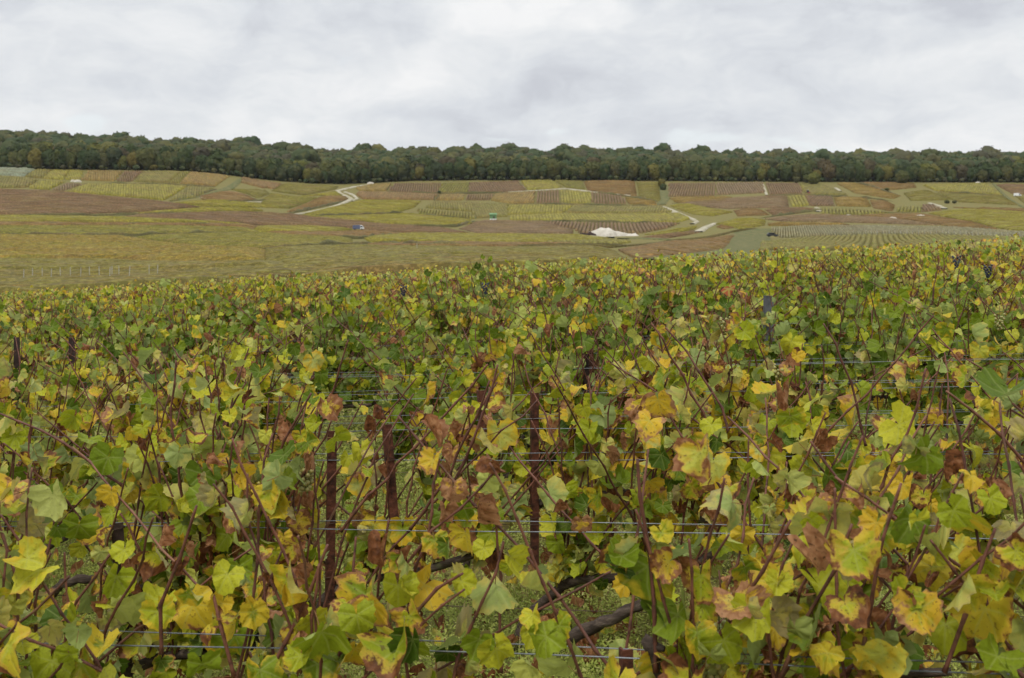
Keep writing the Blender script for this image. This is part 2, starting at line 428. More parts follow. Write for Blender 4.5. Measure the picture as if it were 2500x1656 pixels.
def tree_mat(name, stops, var=0.6):
    m, t, out = new_mat(name); a = t.attr('ld'); oi = t.node('ShaderNodeObjectInfo')
    s1 = t.node('ShaderNodeSeparateColor'); t.l.new(a.outputs['Color'], s1.inputs[0])
    tr_ = t.m('FRACT', t.m('ADD', s1.outputs[0], oi.outputs['Random']))
    c = t.ramp(tr_, stops)
    c = t.mix(t.m('MULTIPLY', s1.outputs[1], var), c, t.scale(c, 0.45))  # darkens by the shade painted into crown hollows and the random speckle
    c = t.mix(t.sm(s1.outputs[2], 0.6, 1.0, 0, 0.5), c, t.mix(0.5, c, (0.24, 0.20, 0.06)))
    p = principled(t, c, 0.8, 0.15)
    tl = t.node('ShaderNodeBsdfTranslucent'); t.put(tl.inputs[0], c)
    mx = t.node('ShaderNodeMixShader'); mx.inputs[0].default_value = 0.2
    t.l.new(p.outputs[0], mx.inputs[1]); t.l.new(tl.outputs[0], mx.inputs[2]); t.l.new(mx.outputs[0], out.inputs[0])
    return m
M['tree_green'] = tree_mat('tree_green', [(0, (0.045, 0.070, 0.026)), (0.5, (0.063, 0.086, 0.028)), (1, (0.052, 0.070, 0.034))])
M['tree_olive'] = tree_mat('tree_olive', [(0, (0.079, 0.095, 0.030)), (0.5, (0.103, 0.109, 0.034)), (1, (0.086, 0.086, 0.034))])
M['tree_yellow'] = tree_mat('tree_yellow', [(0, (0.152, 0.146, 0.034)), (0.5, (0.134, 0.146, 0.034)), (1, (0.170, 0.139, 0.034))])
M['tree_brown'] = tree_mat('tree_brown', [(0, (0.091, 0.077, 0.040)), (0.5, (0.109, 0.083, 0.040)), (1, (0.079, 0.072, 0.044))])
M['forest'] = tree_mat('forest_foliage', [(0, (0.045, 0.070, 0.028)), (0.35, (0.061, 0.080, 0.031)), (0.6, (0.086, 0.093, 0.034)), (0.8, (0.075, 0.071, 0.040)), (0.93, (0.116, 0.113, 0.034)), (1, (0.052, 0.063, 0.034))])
M['weed'] = None

# ------------------------------------------------------------------ ground sheet
def graded(lo, hi, s0, k):
    out_ = [0.0]; x = 0.0
    while x < hi: x += max(s0, k * abs(x)); out_.append(min(x, hi))
    x = 0.0; neg = []
    while x > lo: x -= max(s0, k * abs(x)); neg.append(max(x, lo))
    return np.array(neg[::-1] + out_)
gx = graded(-1900, 1900, 0.6, 0.028); gy = graded(-150, 2500, 0.6, 0.016)
GX, GY = np.meshgrid(gx, gy, indexing='ij'); GZ = H(GX, GY)
nx, ny = GX.shape
idx = np.arange(nx * ny).reshape(nx, ny)
GF = np.stack([idx[:-1, :-1], idx[1:, :-1], idx[1:, 1:], idx[:-1, 1:]], -1).reshape(-1, 4)
g = obj('ground', big_mesh('ground', np.stack([GX, GY, GZ], -1).reshape(-1, 3), GF, M['ground'], smooth=True))
tag(g, 'rolling vineyard ground dipping into the valley and rising to the wood', kind='structure')

# ------------------------------------------------------------------ far vineyard plots
PAL = {  # main, second
 'Y': ((0.31, 0.25, 0.045), (0.27, 0.22, 0.045)), 'L': ((0.235, 0.185, 0.055), (0.20, 0.165, 0.05)),
 'G': ((0.20, 0.18, 0.042), (0.24, 0.19, 0.045)), 'O': ((0.26, 0.165, 0.06), (0.24, 0.18, 0.06)),
 'A': ((0.31, 0.17, 0.045), (0.25, 0.21, 0.05)), 'D': ((0.20, 0.135, 0.05), (0.21, 0.18, 0.05)),
 'R': ((0.23, 0.125, 0.068), (0.21, 0.145, 0.068)), 'P': ((0.19, 0.112, 0.085), (0.17, 0.11, 0.075)),
 'V': ((0.22, 0.15, 0.12), (0.19, 0.135, 0.105)),
 'B': ((0.20, 0.20, 0.145), (0.27, 0.26, 0.20)), 'N': ((0.28, 0.33, 0.32), (0.25, 0.30, 0.28)), 'K': ((0.085, 0.085, 0.03), (0.11, 0.09, 0.035)),
}
NAMES = {'D': 'rusty olive', 'Y': 'yellow-green', 'L': 'olive', 'G': 'green', 'O': 'orange-brown', 'A': 'amber', 'R': 'reddish brown', 'P': 'purple-brown',
         'V': 'grey mauve', 'B': 'pale grey-green staked', 'N': 'pale blue netted', 'K': 'dark green hedge-like'}
# (palette, row run: r = up the slope / t = along it, spacing, photograph outline)
PLOTS = [
 ('N','t',1.6,[(-80,408),(90,412),(60,432),(-80,424)]),
 ('L','r',2.2,[(60,432),(92,414),(128,416),(100,437)]),
 ('Y','r',2.0,[(102,437),(130,416),(169,417),(153,440)]),
 ('Y','r',2.0,[(157,440),(172,417),(203,418),(193,441)]),
 ('O','r',2.0,[(198,441),(216,418),(300,419),(278,444)]),
 ('P','r',2.0,[(282,444),(304,419),(350,419),(321,445)]),
 ('L','r',2.0,[(325,445),(353,419),(442,420),(409,448)]),
 ('G','r',2.0,[(412,448),(446,420),(463,421),(435,449)]),
 ('O','r',2.0,[(439,449),(467,421),(562,431),(525,456)]),
 ('R','r',2.0,[(592,433),(650,446),(645,461),(590,447)]),
 ('L','r',2.2,[(-80,428),(60,434),(94,440),(64,459),(-80,462)]),
 ('Y','r',2.0,[(68,460),(102,441),(160,444),(117,465)]),
 ('V','r',2.0,[(122,465),(166,447),(206,450),(152,468)]),
 ('Y','r',2.0,[(157,469),(216,450),(455,455),(450,460),(400,490),(290,480)]),
 ('L','r',2.0,[(412,492),(462,456),(522,460),(478,484)]),
 ('P','t',1.6,[(-80,464),(150,470),(400,495),(490,507),(330,519),(60,527),(-80,527)]),
 ('R','t',1.7,[(486,480),(540,468),(600,476),(628,489),(560,494),(492,488)]),
 ('L','t',1.8,[(562,463),(645,464),(660,474),(630,486),(602,474)]),
 ('Y','t',1.8,[(424,496),(500,490),(620,498),(690,508),(490,506)]),
 ('Y','t',1.7,[(335,521),(490,509),(640,512),(645,516),(345,526)]),
 ('P','t',1.6,[(285,532),(345,527),(560,519),(640,522),(740,529),(880,544),(1100,560),(1180,575),(950,567),(870,559),(720,553),(560,549)]),
 ('Y','t',1.7,[(-80,531),(280,534),(545,547),(610,551),(-80,547)]),
 ('R','t',1.6,[(-80,548),(340,550),(650,554),(620,560),(-80,556)]),
 ('Y','t',1.7,[(620,555),(720,554),(865,562),(760,570),(620,566)]),
 ('G','t',1.6,[(-80,558),(620,562),(640,570),(300,578),(-80,574)]),
 ('R','t',1.6,[(640,570),(780,571),(880,566),(980,573),(880,582),(700,580)]),
 ('G','t',1.5,[(330,580),(640,572),(860,584),(870,600),(640,608),(420,594)]),
 ('A','t',1.5,[(-80,577),(320,581),(420,597),(652,612),(652,641),(300,636),(-80,632)]),
 ('L','t',1.5,[(-80,634),(300,638),(700,642),(720,654),(300,664),(-80,660)]),
 ('D','t',1.5,[(-160,662),(300,666),(720,656),(1000,648),(640,700),(300,725),(-160,765)]),
 ('R','r',2.0,[(622,440),(686,449),(672,463),(622,455)]),
 ('L','t',1.8,[(688,450),(828,456),(820,463),(740,478),(662,467)]),
 ('Y','t',1.7,[(722,481),(824,467),(838,477),(780,479)]),
 ('G','t',1.8,[(635,490),(662,472),(720,483),(780,482),(710,510),(640,508)]),
 ('R','t',1.7,[(783,481),(845,480),(852,488),(750,512),(688,521),(715,510)]),
 ('O','r',1.9,[(868,461),(902,452),(955,449),(943,467),(880,468)]),
 ('P','r',2.3,[(947,467),(962,449),(1077,448),(1071,473),(980,472)]),
 ('G','r',2.3,[(1080,448),(1144,447),(1139,473),(1075,473)]),
 ('P','r',2.4,[(1147,447),(1264,443),(1286,466),(1240,470),(1142,474)]),
 ('R','r',2.2,[(868,475),(878,469),(940,470),(1069,475),(1058,489),(885,487)]),
 ('O','r',2.0,[(1063,490),(1077,476),(1135,475),(1130,490)]),
 ('P','r',2.2,[(1133,490),(1142,476),(1210,475),(1196,490)]),
 ('O','r',2.2,[(1199,490),(1212,474),(1306,468),(1303,497),(1240,498)]),
 ('Y','t',1.7,[(872,491),(1030,492),(1012,508),(965,521),(722,529),(785,511)]),
 ('Y','t',1.7,[(724,531),(965,524),(1020,525),(1150,538),(1155,546),(1110,553),(880,544)]),
 ('G','r',2.4,[(1018,510),(1150,520),(1160,536),(1022,523)]),
 ('L','r',2.1,[(1035,508),(1063,492),(1240,499),(1238,530),(1165,534),(1152,518)]),
 ('V','t',1.6,[(1162,541),(1240,543),(1350,545),(1400,562),(1400,574),(1190,574),(1120,560)]),
 ('Y','t',1.6,[(885,582),(985,573),(1250,577),(1440,579),(1510,588),(1250,597),(900,592)]),
 ('R','t',1.5,[(875,601),(1040,596),(1260,599),(1440,601),(1240,608),(900,606)]),
 ('L','t',1.5,[(642,610),(870,602),(1240,610),(1480,606),(1500,612),(1100,628),(720,656),(642,640)]),
 ('D','t',1.5,[(720,656),(1100,629),(1450,614),(1505,613),(1560,650),(1260,660),(1000,668),(720,690)]),
 ('G','r',3.0,[(1330,585),(1440,582),(1540,592),(1500,598),(1340,596)]),
 ('Y','r',1.9,[(1272,442),(1345,441),(1373,459),(1368,462),(1290,465)]),
 ('G','r',1.9,[(1350,441),(1420,443),(1430,465),(1385,461)]),
 ('R','t',1.8,[(1424,444),(1550,444),(1556,481),(1434,466)]),
 ('L','t',1.8,[(1553,446),(1610,447),(1614,494),(1560,484)]),
 ('P','r',2.6,[(1310,468),(1364,465),(1364,497),(1307,497)]),
 ('Y','r',2.6,[(1367,466),(1440,470),(1445,499),(1367,497)]),
 ('P','r',2.6,[(1443,470),(1520,480),(1530,499),(1447,499)]),
 ('O','t',1.8,[(1524,481),(1600,492),(1604,502),(1534,499)]),
 ('Y','r',2.3,[(1242,501),(1400,502),(1372,522),(1242,526)]),
 ('L','r',2.3,[(1404,502),(1616,505),(1648,520),(1385,521)]),
 ('Y','r',2.5,[(1242,528),(1380,523),(1650,522),(1684,536),(1655,544),(1360,541),(1242,541)]),
 ('P','r',2.6,[(1300,544),(1360,543),(1660,546),(1630,558),(1555,572),(1420,572),(1400,560)]),
 ('Y','t',1.6,[(1570,574),(1650,560),(1705,551),(1696,561),(1610,574)]),
 ('P','t',1.6,[(1565,582),(1610,576),(1696,563),(1712,568),(1615,584)]),
 ('R','t',1.6,[(1748,556),(1762,546),(1785,546),(1797,556),(1770,561)]),
 ('Y','t',1.8,[(1645,508),(1632,502),(1700,501),(1790,519),(1740,529),(1690,524)]),
 ('P','r',2.4,[(1632,449),(1745,448),(1745,480),(1632,482)]),
 ('V','r',2.4,[(1748,448),(1862,447),(1868,472),(1750,478)]),
 ('O','t',1.8,[(1632,485),(1790,483),(1792,494),(1650,496)]),
 ('V','t',1.8,[(1797,485),(1922,479),(1928,508),(1775,511),(1650,499)]),
 ('R','t',1.7,[(1790,515),(1860,513),(1880,526),(1800,529)]),
 ('Y','t',1.6,[(1745,548),(1800,534),(1870,538),(1868,551),(1812,561)]),
 ('R','t',1.5,[(1505,612),(1600,595),(1800,570),(1788,588),(1770,612),(1560,640)]),
 ('P','r',2.2,[(1870,448),(1948,449),(1962,475),(1877,477)]),
 ('L','r',2.0,[(1952,449),(2005,452),(2075,479),(1968,475)]),
 ('O','t',1.8,[(2042,449),(2088,448),(2200,479),(2180,487),(2085,472)]),
 ('R','t',1.8,[(2094,448),(2232,449),(2238,459),(2140,468)]),
 ('L','t',1.8,[(2205,472),(2262,464),(2328,489),(2222,491)]),
 ('Y','r',2.0,[(2250,452),(2405,449),(2448,477),(2285,467)]),
 ('L','t',1.8,[(2286,471),(2450,481),(2490,502),(2340,494)]),
 ('P','t',1.8,[(2430,452),(2580,454),(2580,480),(2470,474)]),
 ('L','t',1.8,[(2478,480),(2580,484),(2580,512),(2510,504)]),
 ('Y','r',3.0,[(1927,479),(1963,479),(1973,504),(1931,506)]),
 ('P','r',2.4,[(1967,479),(2030,481),(2038,504),(1977,504)]),
 ('O','t',1.8,[(2034,482),(2118,486),(2128,506),(2042,504)]),
 ('R','t',1.8,[(2122,488),(2168,493),(2185,502),(2180,518),(2132,509)]),
 ('G','r',2.6,[(2005,509),(2070,511),(2178,520),(2100,526),(2002,524)]),
 ('G','r',2.6,[(2192,506),(2250,506),(2246,519),(2188,519)]),
 ('P','r',2.4,[(2254,501),(2280,501),(2300,514),(2250,519)]),
 ('P','t',1.7,[(1865,513),(1988,510),(1990,514),(1888,528)]),
 ('V','t',1.6,[(1865,536),(1960,527),(2085,529),(2200,537),(2300,551),(2100,545),(1900,541)]),
 ('R','t',1.6,[(2095,528),(2260,524),(2375,543),(2440,560),(2330,555),(2210,536)]),
 ('Y','t',1.7,[(2266,522),(2350,512),(2440,516),(2580,526),(2580,572),(2445,560),(2382,543)]),
 ('R','t',1.7,[(2310,506),(2580,516),(2580,523),(2400,512)]),
 ('O','t',1.6,[(1872,545),(1960,548),(2080,550),(1990,553),(1875,552)]),
 ('B','r',1.15,[(1880,560),(1960,554),(2120,554),(2330,558),(2580,576),(2580,584),(2300,574),(2150,573),(1905,582)]),
 ('G','r',2.6,[(1860,594),(1990,581),(2150,575),(2300,577),(2580,587),(2580,604),(1860,616)]),
 ('K','t',1.2,[(1240,606),(1500,602),(1620,590),(1790,564),(1850,558),(1850,561),(1792,568),(1620,594),(1500,606),(1240,609)]),
]

def fill_plot(pal, poly, ang, spacing, seg, hgt, rng, c1, c2):
    P = np.array(poly); ca, sa = math.cos(ang), math.sin(ang)
    Q = np.stack([P[:, 0] * ca + P[:, 1] * sa, -P[:, 0] * sa + P[:, 1] * ca], 1)   # along, across
    lo, hi = Q[:, 1].min(), Q[:, 1].max()
    tp_ = .43 if pal in 'YLOR' else .3; wd_ = min(spacing * (1.05 if pal in 'YLOR' else 0.88), 1.9); Vs, Fs, Cs = [], [], []; base = 0
    c1 = np.array(c1); c2 = np.array(c2)
    for k in range(int((hi - lo) / spacing) + 1):
        b = lo + (k + 0.5) * spacing
        xs = []
        for i in range(len(Q)):
            p, q = Q[i], Q[(i + 1) % len(Q)]
            if (p[1] - b) * (q[1] - b) < 0: xs.append(p[0] + (b - p[1]) / (q[1] - p[1]) * (q[0] - p[0]))
        xs.sort()
        for x0, x1 in zip(xs[::2], xs[1::2]):
            x0 += 0.5; x1 -= 0.5
            if x1 - x0 < 1.5: continue
            n = max(2, int((x1 - x0) / seg) + 1); s = np.linspace(x0, x1, n)
            wx = s * ca - b * sa; wy = s * sa + b * ca; z = H(wx, wy)
            hh = hgt * (1 + rng.uniform(-0.16, 0.16, (2, n))) * np.clip(np.minimum(s - x0, x1 - s) / 6.0 + .35, .35, 1)
            ring = []
            for off, top in ((-0.46 * wd_, 0), (-tp_ * wd_, 1), (tp_ * wd_, 2), (0.46 * wd_, 0)):
                o = off + rng.uniform(-0.1, 0.1, n)
                zz = z - 0.3 if top == 0 else z + hh[top - 1]
                ring.append(np.stack([wx - sa * o + ca * rng.uniform(-.2, .2, n) * seg * .5, wy + ca * o, zz], 1))
            V = np.stack(ring, 1).reshape(-1, 3)
            i0 = base + np.arange(n - 1) * 4
            for a in range(3): Fs.append(np.stack([i0 + a, i0 + a + 1, i0 + a + 5, i0 + a + 4], 1))
            e = base + (n - 1) * 4
            Fs.append(np.array([[base, base + 3, base + 2, base + 1], [e, e + 1, e + 2, e + 3]]))
            f = np.clip(rng.uniform(0, 1, (n, 1)) * 0.6 + rng.uniform(0, 0.5), 0, 1)
            c = np.array([.57, .63, .43] if pal in 'ADLYG' else [.65, .63, .45]) * (c1 * (1 - f) + c2 * f) * rng.uniform(0.72, 1.28, (n, 1))
            Cs.append(np.repeat(np.concatenate([c, np.ones((n, 1))], 1), 4, 0)); Vs.append(V); base += 4 * n
    if not Vs: return None
    return np.concatenate(Vs), np.concatenate(Fs), np.concatenate(Cs)

for pal, run, sp_, outl in PLOTS:
    wp = [ground_px(u_, v_) for u_, v_ in outl]
    cxm = sum(p[0] for p in wp) / len(wp); cym = sum(p[1] for p in wp) / len(wp)
    rad = math.atan2(cym, cxm)
    ang = rad + RNG.uniform(-0.10, 0.10) if run == 'r' else RNG.uniform(-0.06, 0.06)
    seg = 5.0 if cym > 480 else (2.2 if cym > 300 else 1.2)
    res = fill_plot(pal, wp, ang, sp_ * (.72 if run == 'r' and pal != 'B' else .9) if cym > 300 else 1.25, seg, 1.2 if cym > 420 else (.95 if cym > 250 else .7), RNG, *PAL[pal])
    if res is None: continue
    V, Fq, Cc = res
    o = obj('vineyard_plot', big_mesh('vineyard_plot', V, Fq, M['rows'], [('tint', 'FLOAT_COLOR', Cc)]))
    where = 'on the valley floor' if cym < 520 else 'on the far slope'
    tag(o, 'plot of %s vine rows %s' % (NAMES[pal], where), kind='stuff', group='vineyard plots across the valley')

# dark uncut lines of vines and banks where plots meet
def edge_line(pts, wid, hgt):
    P = [Vector((*ground_px(*p), 0)) for p in pts]; Q = []
    for i in range(len(P) - 1):
        n = max(1, int((P[i + 1] - P[i]).length / 4))
        for q in range(n): Q.append(P[i].lerp(P[i + 1], q / n))
    Q.append(P[-1]); V = []; Fc = []
    for i, p in enumerate(Q):
        td = (Q[min(i + 1, len(Q) - 1)] - Q[max(i - 1, 0)]).normalized(); nr = Vector((-td.y, td.x, 0)); k = random.uniform(.5, 1.15) * min(1, .25 + .15 * min(i, len(Q) - 1 - i))
        for o_, up_ in ((-.5, 0), (-.32, .8), (0, 1), (.32, .8), (.5, 0)):
            x_, y_ = p.x + nr.x * o_ * wid * k, p.y + nr.y * o_ * wid * k
            V.append((x_, y_, Hs(x_, y_) + (hgt * up_ * k * random.uniform(.8, 1.2) if up_ else -.3)))
    for i in range(len(Q) - 1):
        for q in range(4): Fc.append((i * 5 + q, i * 5 + q + 1, i * 5 + q + 6, i * 5 + q + 5))
    c_ = np.array([.06, .058, .022]) * RNG.uniform(.7, 1.5, (len(V), 1)); c_ = np.concatenate([c_, np.ones((len(V), 1))], 1)
    o = obj('hedge_line', big_mesh('hedge_line', V, np.array(Fc), M['rows'], [('tint', 'FLOAT_COLOR', c_)]))
    tag(o, 'dark uncut line of growth where two vine plots meet', kind='stuff', group='dark plot edges across the valley')
for pts in ([(205,449),(330,451),(460,455),(525,457)], [(410,495),(470,480),(530,462)], [(485,490),(560,496),(625,493),(700,486)], [(-50,529),(180,528),(345,526),(520,519)], [(-50,552),(300,553),(620,557)], [(-50,575),(300,579),(640,571)],
    [(640,581),(870,584),(1000,576),(1240,577)], [(640,608),(870,600),(1240,608)], [(690,526),(760,511),(850,490)], [(945,468),(1070,474),(1140,474),(1250,471)], [(1430,467),(1560,484),(1615,496)], [(1640,497),(1795,495)], [(1875,478),(1965,477),(2130,486),(2180,492)],
    [(2285,469),(2450,479)], [(1860,533),(1995,515),(2190,521),(2260,523)], [(1240,500),(1400,501),(1620,504)], [(1240,544),(1400,542),(1660,546)], [(880,546),(1110,555),(1160,540)], [(720,530),(960,522),(1150,533)], [(1260,443),(1286,466)], [(1060,490),(1076,474)], [(2090,446),(2200,480)]):
    d0 = ground_px(*pts[0])[1]; edge_line(pts, 2.4, 1.5)

# ------------------------------------------------------------------ chalk tracks and verges
def ribbon(name, pts, widths, mat, lift, label, kind='structure'):
    wp = [Vector((*ground_px(*p), 0)) for p in pts]
    P = []; Wd = []
    for i in range(len(wp) - 1):
        for k in range(6):
            f = k / 6; P.append(wp[i].lerp(wp[i + 1], f)); Wd.append(widths[i] * (1 - f) + widths[i + 1] * f)
    P.append(wp[-1]); Wd.append(widths[-1])
    V = []; Fc = []
    for i, p in enumerate(P):
        tdir = (P[min(i + 1, len(P) - 1)] - P[max(i - 1, 0)]).normalized(); nrm = Vector((-tdir.y, tdir.x, 0))
        for s in (-1, -0.85, -.4, .4, .85, 1):
            q = p + nrm * s * Wd[i] * (0.25 if mat is M['track'] else 0.4) * random.uniform(0.93, 1.07)
            V.append((q.x, q.y, Hs(q.x, q.y) + (lift if abs(s) < .9 else -.25)))
    for i in range(len(P) - 1):
        for s in range(5): Fc.append((i * 6 + s, i * 6 + s + 1, i * 6 + s + 7, i * 6 + s + 6))
    o = obj(name, mesh_from(name, V, Fc, mat, True))
    return tag(o, label, kind=kind)
ribbon('track', [(900,452),(866,457),(840,463),(824,467),(832,474),(848,481),(858,487),(845,494),(824,503),(790,512),(745,521),(700,528)], [4,5,6,6,5,5,6,6,4,3,3,3], M['track'], 0.6, 'pale chalk track winding down from the wood past the vine plots')
ribbon('track', [(842,470),(862,477),(872,486),(860,492)], [4,4,4,3], M['track'], 0.62, 'short pale loop of track beside the winding chalk track')
ribbon('track', [(1240,470),(1300,467),(1372,462),(1384,462),(1450,470),(1540,479)], [2,2,5,6,5,3], M['track'], 0.6, 'faint pale track crossing the upper vine plots')
ribbon('track', [(1618,506),(1632,512),(1648,520),(1672,529),(1694,538),(1702,544),(1690,548)], [4,7,9,6,5,5,5], M['track'], 0.6, 'broad white chalk track curving down the middle of the slope')
ribbon('track', [(1746,547),(1722,557),(1704,568)], [4,7,9], M['track'], 0.6, 'short white chalk ramp beside the rusty mound')
ribbon('track', [(2268,497),(2290,503),(2304,511)], [4,6,9], M['track'], 0.6, 'white track end on the right of the far slope')
ribbon('track', [(2425,449),(2450,475),(2480,497),(2510,512)], [3,3,3,3], M['grass'], 0.4, 'narrow grassy strip running down the right end of the slope')
ribbon('track', [(1863,452),(1868,466),(1872,478)], [3,4,4], M['track'], 0.6, 'short white strip between two brown plots below the wood')
ribbon('track', [(1992,508),(2004,514),(1996,518)], [4,5,5], M['track'], 0.6, 'small pale bend at the corner of the green plot')
ribbon('track', [(2040,460),(2052,468)], [4,4], M['track'], 0.6, 'short pale strip in the olive plot')
ribbon('track', [(2405,510),(2470,514),(2560,520)], [3,3,3], M['track'], 0.6, 'pale level strip at the right end above the yellow plot')
ribbon('track', [(1240,570),(1340,573),(1420,577),(1490,582)], [3,4,8,8], M['track'], 0.6, 'pale strip of bare ground before the chalk heap')
ribbon('track', [(490,484),(530,492),(580,495),(640,494)], [3,4,4,3], M['track'], 0.6, 'grey track under the brown oval plot')
ribbon('verge', [(1614,448),(1622,465),(1624,485),(1614,500)], [10,12,8,8], M['grass'], 0.35, 'grassy gully below the lone bush')
ribbon('verge', [(1772,640),(1800,602),(1818,580),(1840,568),(1868,560)], [26,26,26,20,12], M['grass'], 0.35, 'grassy slope between the rusty plot and the staked plot')
ribbon('verge', [(1520,584),(1565,583),(1640,587)], [10,16,4], M['grass'], 0.35, 'wedge of green grass before the chalk heap')
ribbon('verge', [(430,490),(500,478),(560,460),(592,437)], [4,6,8,5], M['grass'], 0.35, 'grassy bank climbing the left slope')
ribbon('verge', [(1150,533),(1210,530)], [6,6], M['grass'], 0.35, 'small green patch by the shed')

# ------------------------------------------------------------------ wood on the hilltop
def ico(sub):
    bm = bmesh.new(); bmesh.ops.create_icosphere(bm, subdivisions=sub, radius=1.0)
    V = np.array([v.co[:] for v in bm.verts]); F_ = np.array([[v.index for v in f.verts] for f in bm.faces]); bm.free()
    return V, F_
ICO = {k: ico(k) for k in (2, 3, 4)}
def crown_arrays(rng, sub, rx, rz, cz, quads):
    """rounded crown of many foliage heads with loose sprays on the outside"""
    V, F_ = ICO[sub]; V = V.copy()
    nb = 44; C = rng.normal(size=(nb, 3)); C /= np.linalg.norm(C, axis=1)[:, None]; hgt = rng.uniform(.5, 1.0, nb)
    dots = V @ C.T
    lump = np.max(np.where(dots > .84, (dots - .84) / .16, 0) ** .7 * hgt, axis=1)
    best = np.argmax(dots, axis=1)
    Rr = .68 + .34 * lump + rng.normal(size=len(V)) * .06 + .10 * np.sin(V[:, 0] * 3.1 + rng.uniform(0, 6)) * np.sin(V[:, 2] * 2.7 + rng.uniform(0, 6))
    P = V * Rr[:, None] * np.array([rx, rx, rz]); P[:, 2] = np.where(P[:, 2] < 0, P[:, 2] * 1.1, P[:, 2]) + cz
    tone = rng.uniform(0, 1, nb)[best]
    A = np.stack([0 * tone, np.clip((1 - lump) * .8 + rng.uniform(-.1, .3, len(V)), 0, 1), tone, 0 * tone + 1], 1)  # hollows between heads get painted shade, with random speckle on top
    QV, QF, QA = [], [], []; b = len(P)
    for q in range(quads):
        i = rng.integers(len(V)); n_ = V[i] + rng.normal(size=3) * .35; n_ /= np.linalg.norm(n_)
        a = np.cross(n_, [.3, .5, .8]); a /= np.linalg.norm(a); bb = np.cross(n_, a); s = rng.uniform(.3, .7); c0 = P[i] + V[i] * rng.uniform(.05, .5)
        for sx, sy in ((-1, -.7), (.8, -1), (1, .6), (-.6, 1)): QV.append(c0 + a * sx * s + bb * sy * s); QA.append((0, rng.uniform(0, .5), A[i, 2], 1))
        QF.append((b, b + 1, b + 2, b + 3)); b += 4
    if quads: P = np.concatenate([P, QV]); A = np.concatenate([A, QA])
    return P, [F_, np.array(QF, int).reshape(-1, 4)], A
crowns = [crown_arrays(np.random.default_rng(100 + i), 4, 4.9 + .5 * (i % 3), 5.6 + .5 * (i % 4), 7.0 + .4 * (i % 3), 700) for i in range(7)]
crowns_lo = [crown_arrays(np.random.default_rng(200 + i), 3, 5.5, 5.2, 8.4, 70) for i in range(6)]
TKIND = ['tree_green', 'tree_olive', 'tree_yellow', 'tree_brown']
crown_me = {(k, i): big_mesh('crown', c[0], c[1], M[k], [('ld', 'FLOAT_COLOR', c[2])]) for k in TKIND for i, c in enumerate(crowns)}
tv, tf = tube_arrays([(0, 0, -.5), (0.05, 0, 2.5), (-.1, .1, 6), (0, 0, 9)], [.32, .25, .18, .08], 6)
for an in (0.4, 2.5, 4.4):
    v2, f2 = tube_arrays([(0, 0, 4.5), (math.cos(an) * 1.4, math.sin(an) * 1.4, 6.8), (math.cos(an) * 2.4, math.sin(an) * 2.4, 8.6)], [.14, .1, .05], 5)
    tv, tf = join_arrays([(tv, tf), (v2, f2)])
trunk_me = mesh_from('trunk', tv, tf, M['trunk'], True)
TLAB = {'tree_green': 'dark green broadleaf tree in the front of the hilltop wood', 'tree_olive': 'olive green broadleaf tree in the front of the hilltop wood',
        'tree_yellow': 'yellow-green broadleaf tree in the front of the hilltop wood', 'tree_brown': 'dull brown broadleaf tree in the front of the hilltop wood'}
base_u = [-700, 0, 250, 450, 560, 620, 690, 760, 830, 900, 1000, 1150, 1400, 1640, 1900, 2200, 2500, 3300]
base_v = [412, 412, 415, 417, 428, 436, 443, 448, 450, 447, 442, 440, 441, 442, 444, 445, 446, 446]
def base_xy(u_): return ground_px(u_, float(np.interp(u_, base_u, base_v)))
rt = random.Random(5)
def make_tree(kind, x, y, s, label, group, name='tree', sq=1.0):
    r_ = thing(name, label, 'tree', (x, y, Hs(x, y)), rt.uniform(0, 6.28), group)
    r_.scale = (s * rt.uniform(.9, 1.12), s * rt.uniform(.9, 1.12), s * sq)
    obj('trunk', trunk_me, r_); obj('crown', crown_me[(kind, rt.randrange(7))], r_)
    return r_
n_ind = 0; fV, fF, fA, fQ = [], [], [], []; fb = 0
rowoff = 0.0
for row in range(26):
    u_ = -620.0
    while u_ < 3120:
        bx, by = base_xy(u_)
        y = by + 1.5 + rowoff + rt.uniform(-2.2, 2.2) * (0.6 if row == 0 else 1.2)
        x = (u_ - CX) / FPX * y
        step = (7.6 if row < 3 else 8.6) * rt.uniform(0.7, 1.35)
        u_ += step * FPX / by
        s = rt.uniform(0.66, 1.26) * (0.92 if row == 0 else 1.06)
        if row >= 6 and rt.random() < 0.08: s *= 1.25
        if -60 < u_ < 2560 and row < 3 and n_ind < 296:
            r1 = rt.random(); kind = 'tree_green' if r1 < .5 else 'tree_olive' if r1 < .83 else 'tree_brown' if r1 < .89 else 'tree_yellow'
            make_tree(kind, x, y, s, TLAB[kind], TLAB[kind].replace(' tree ', ' trees ').replace('broadleaf', 'broadleaf'))
            n_ind += 1
        else:
            cv, cf, ca_ = crowns_lo[rt.randrange(6)]
            an = rt.uniform(0, 6.28); c_, s_ = math.cos(an), math.sin(an)
            V = np.stack([(cv[:, 0] * c_ - cv[:, 1] * s_) * s * 1.08 + x, (cv[:, 0] * s_ + cv[:, 1] * c_) * s * 1.08 + y, cv[:, 2] * s + Hs(x, y)], 1)
            A = ca_.copy(); A[:, 0] = rt.random()
            fV.append(V); fF.append(cf[0] + fb); fQ.append(cf[1] + fb); fA.append(A); fb += len(V)
    rowoff += 7.0 if row < 3 else 9.5
u_ = -400.0
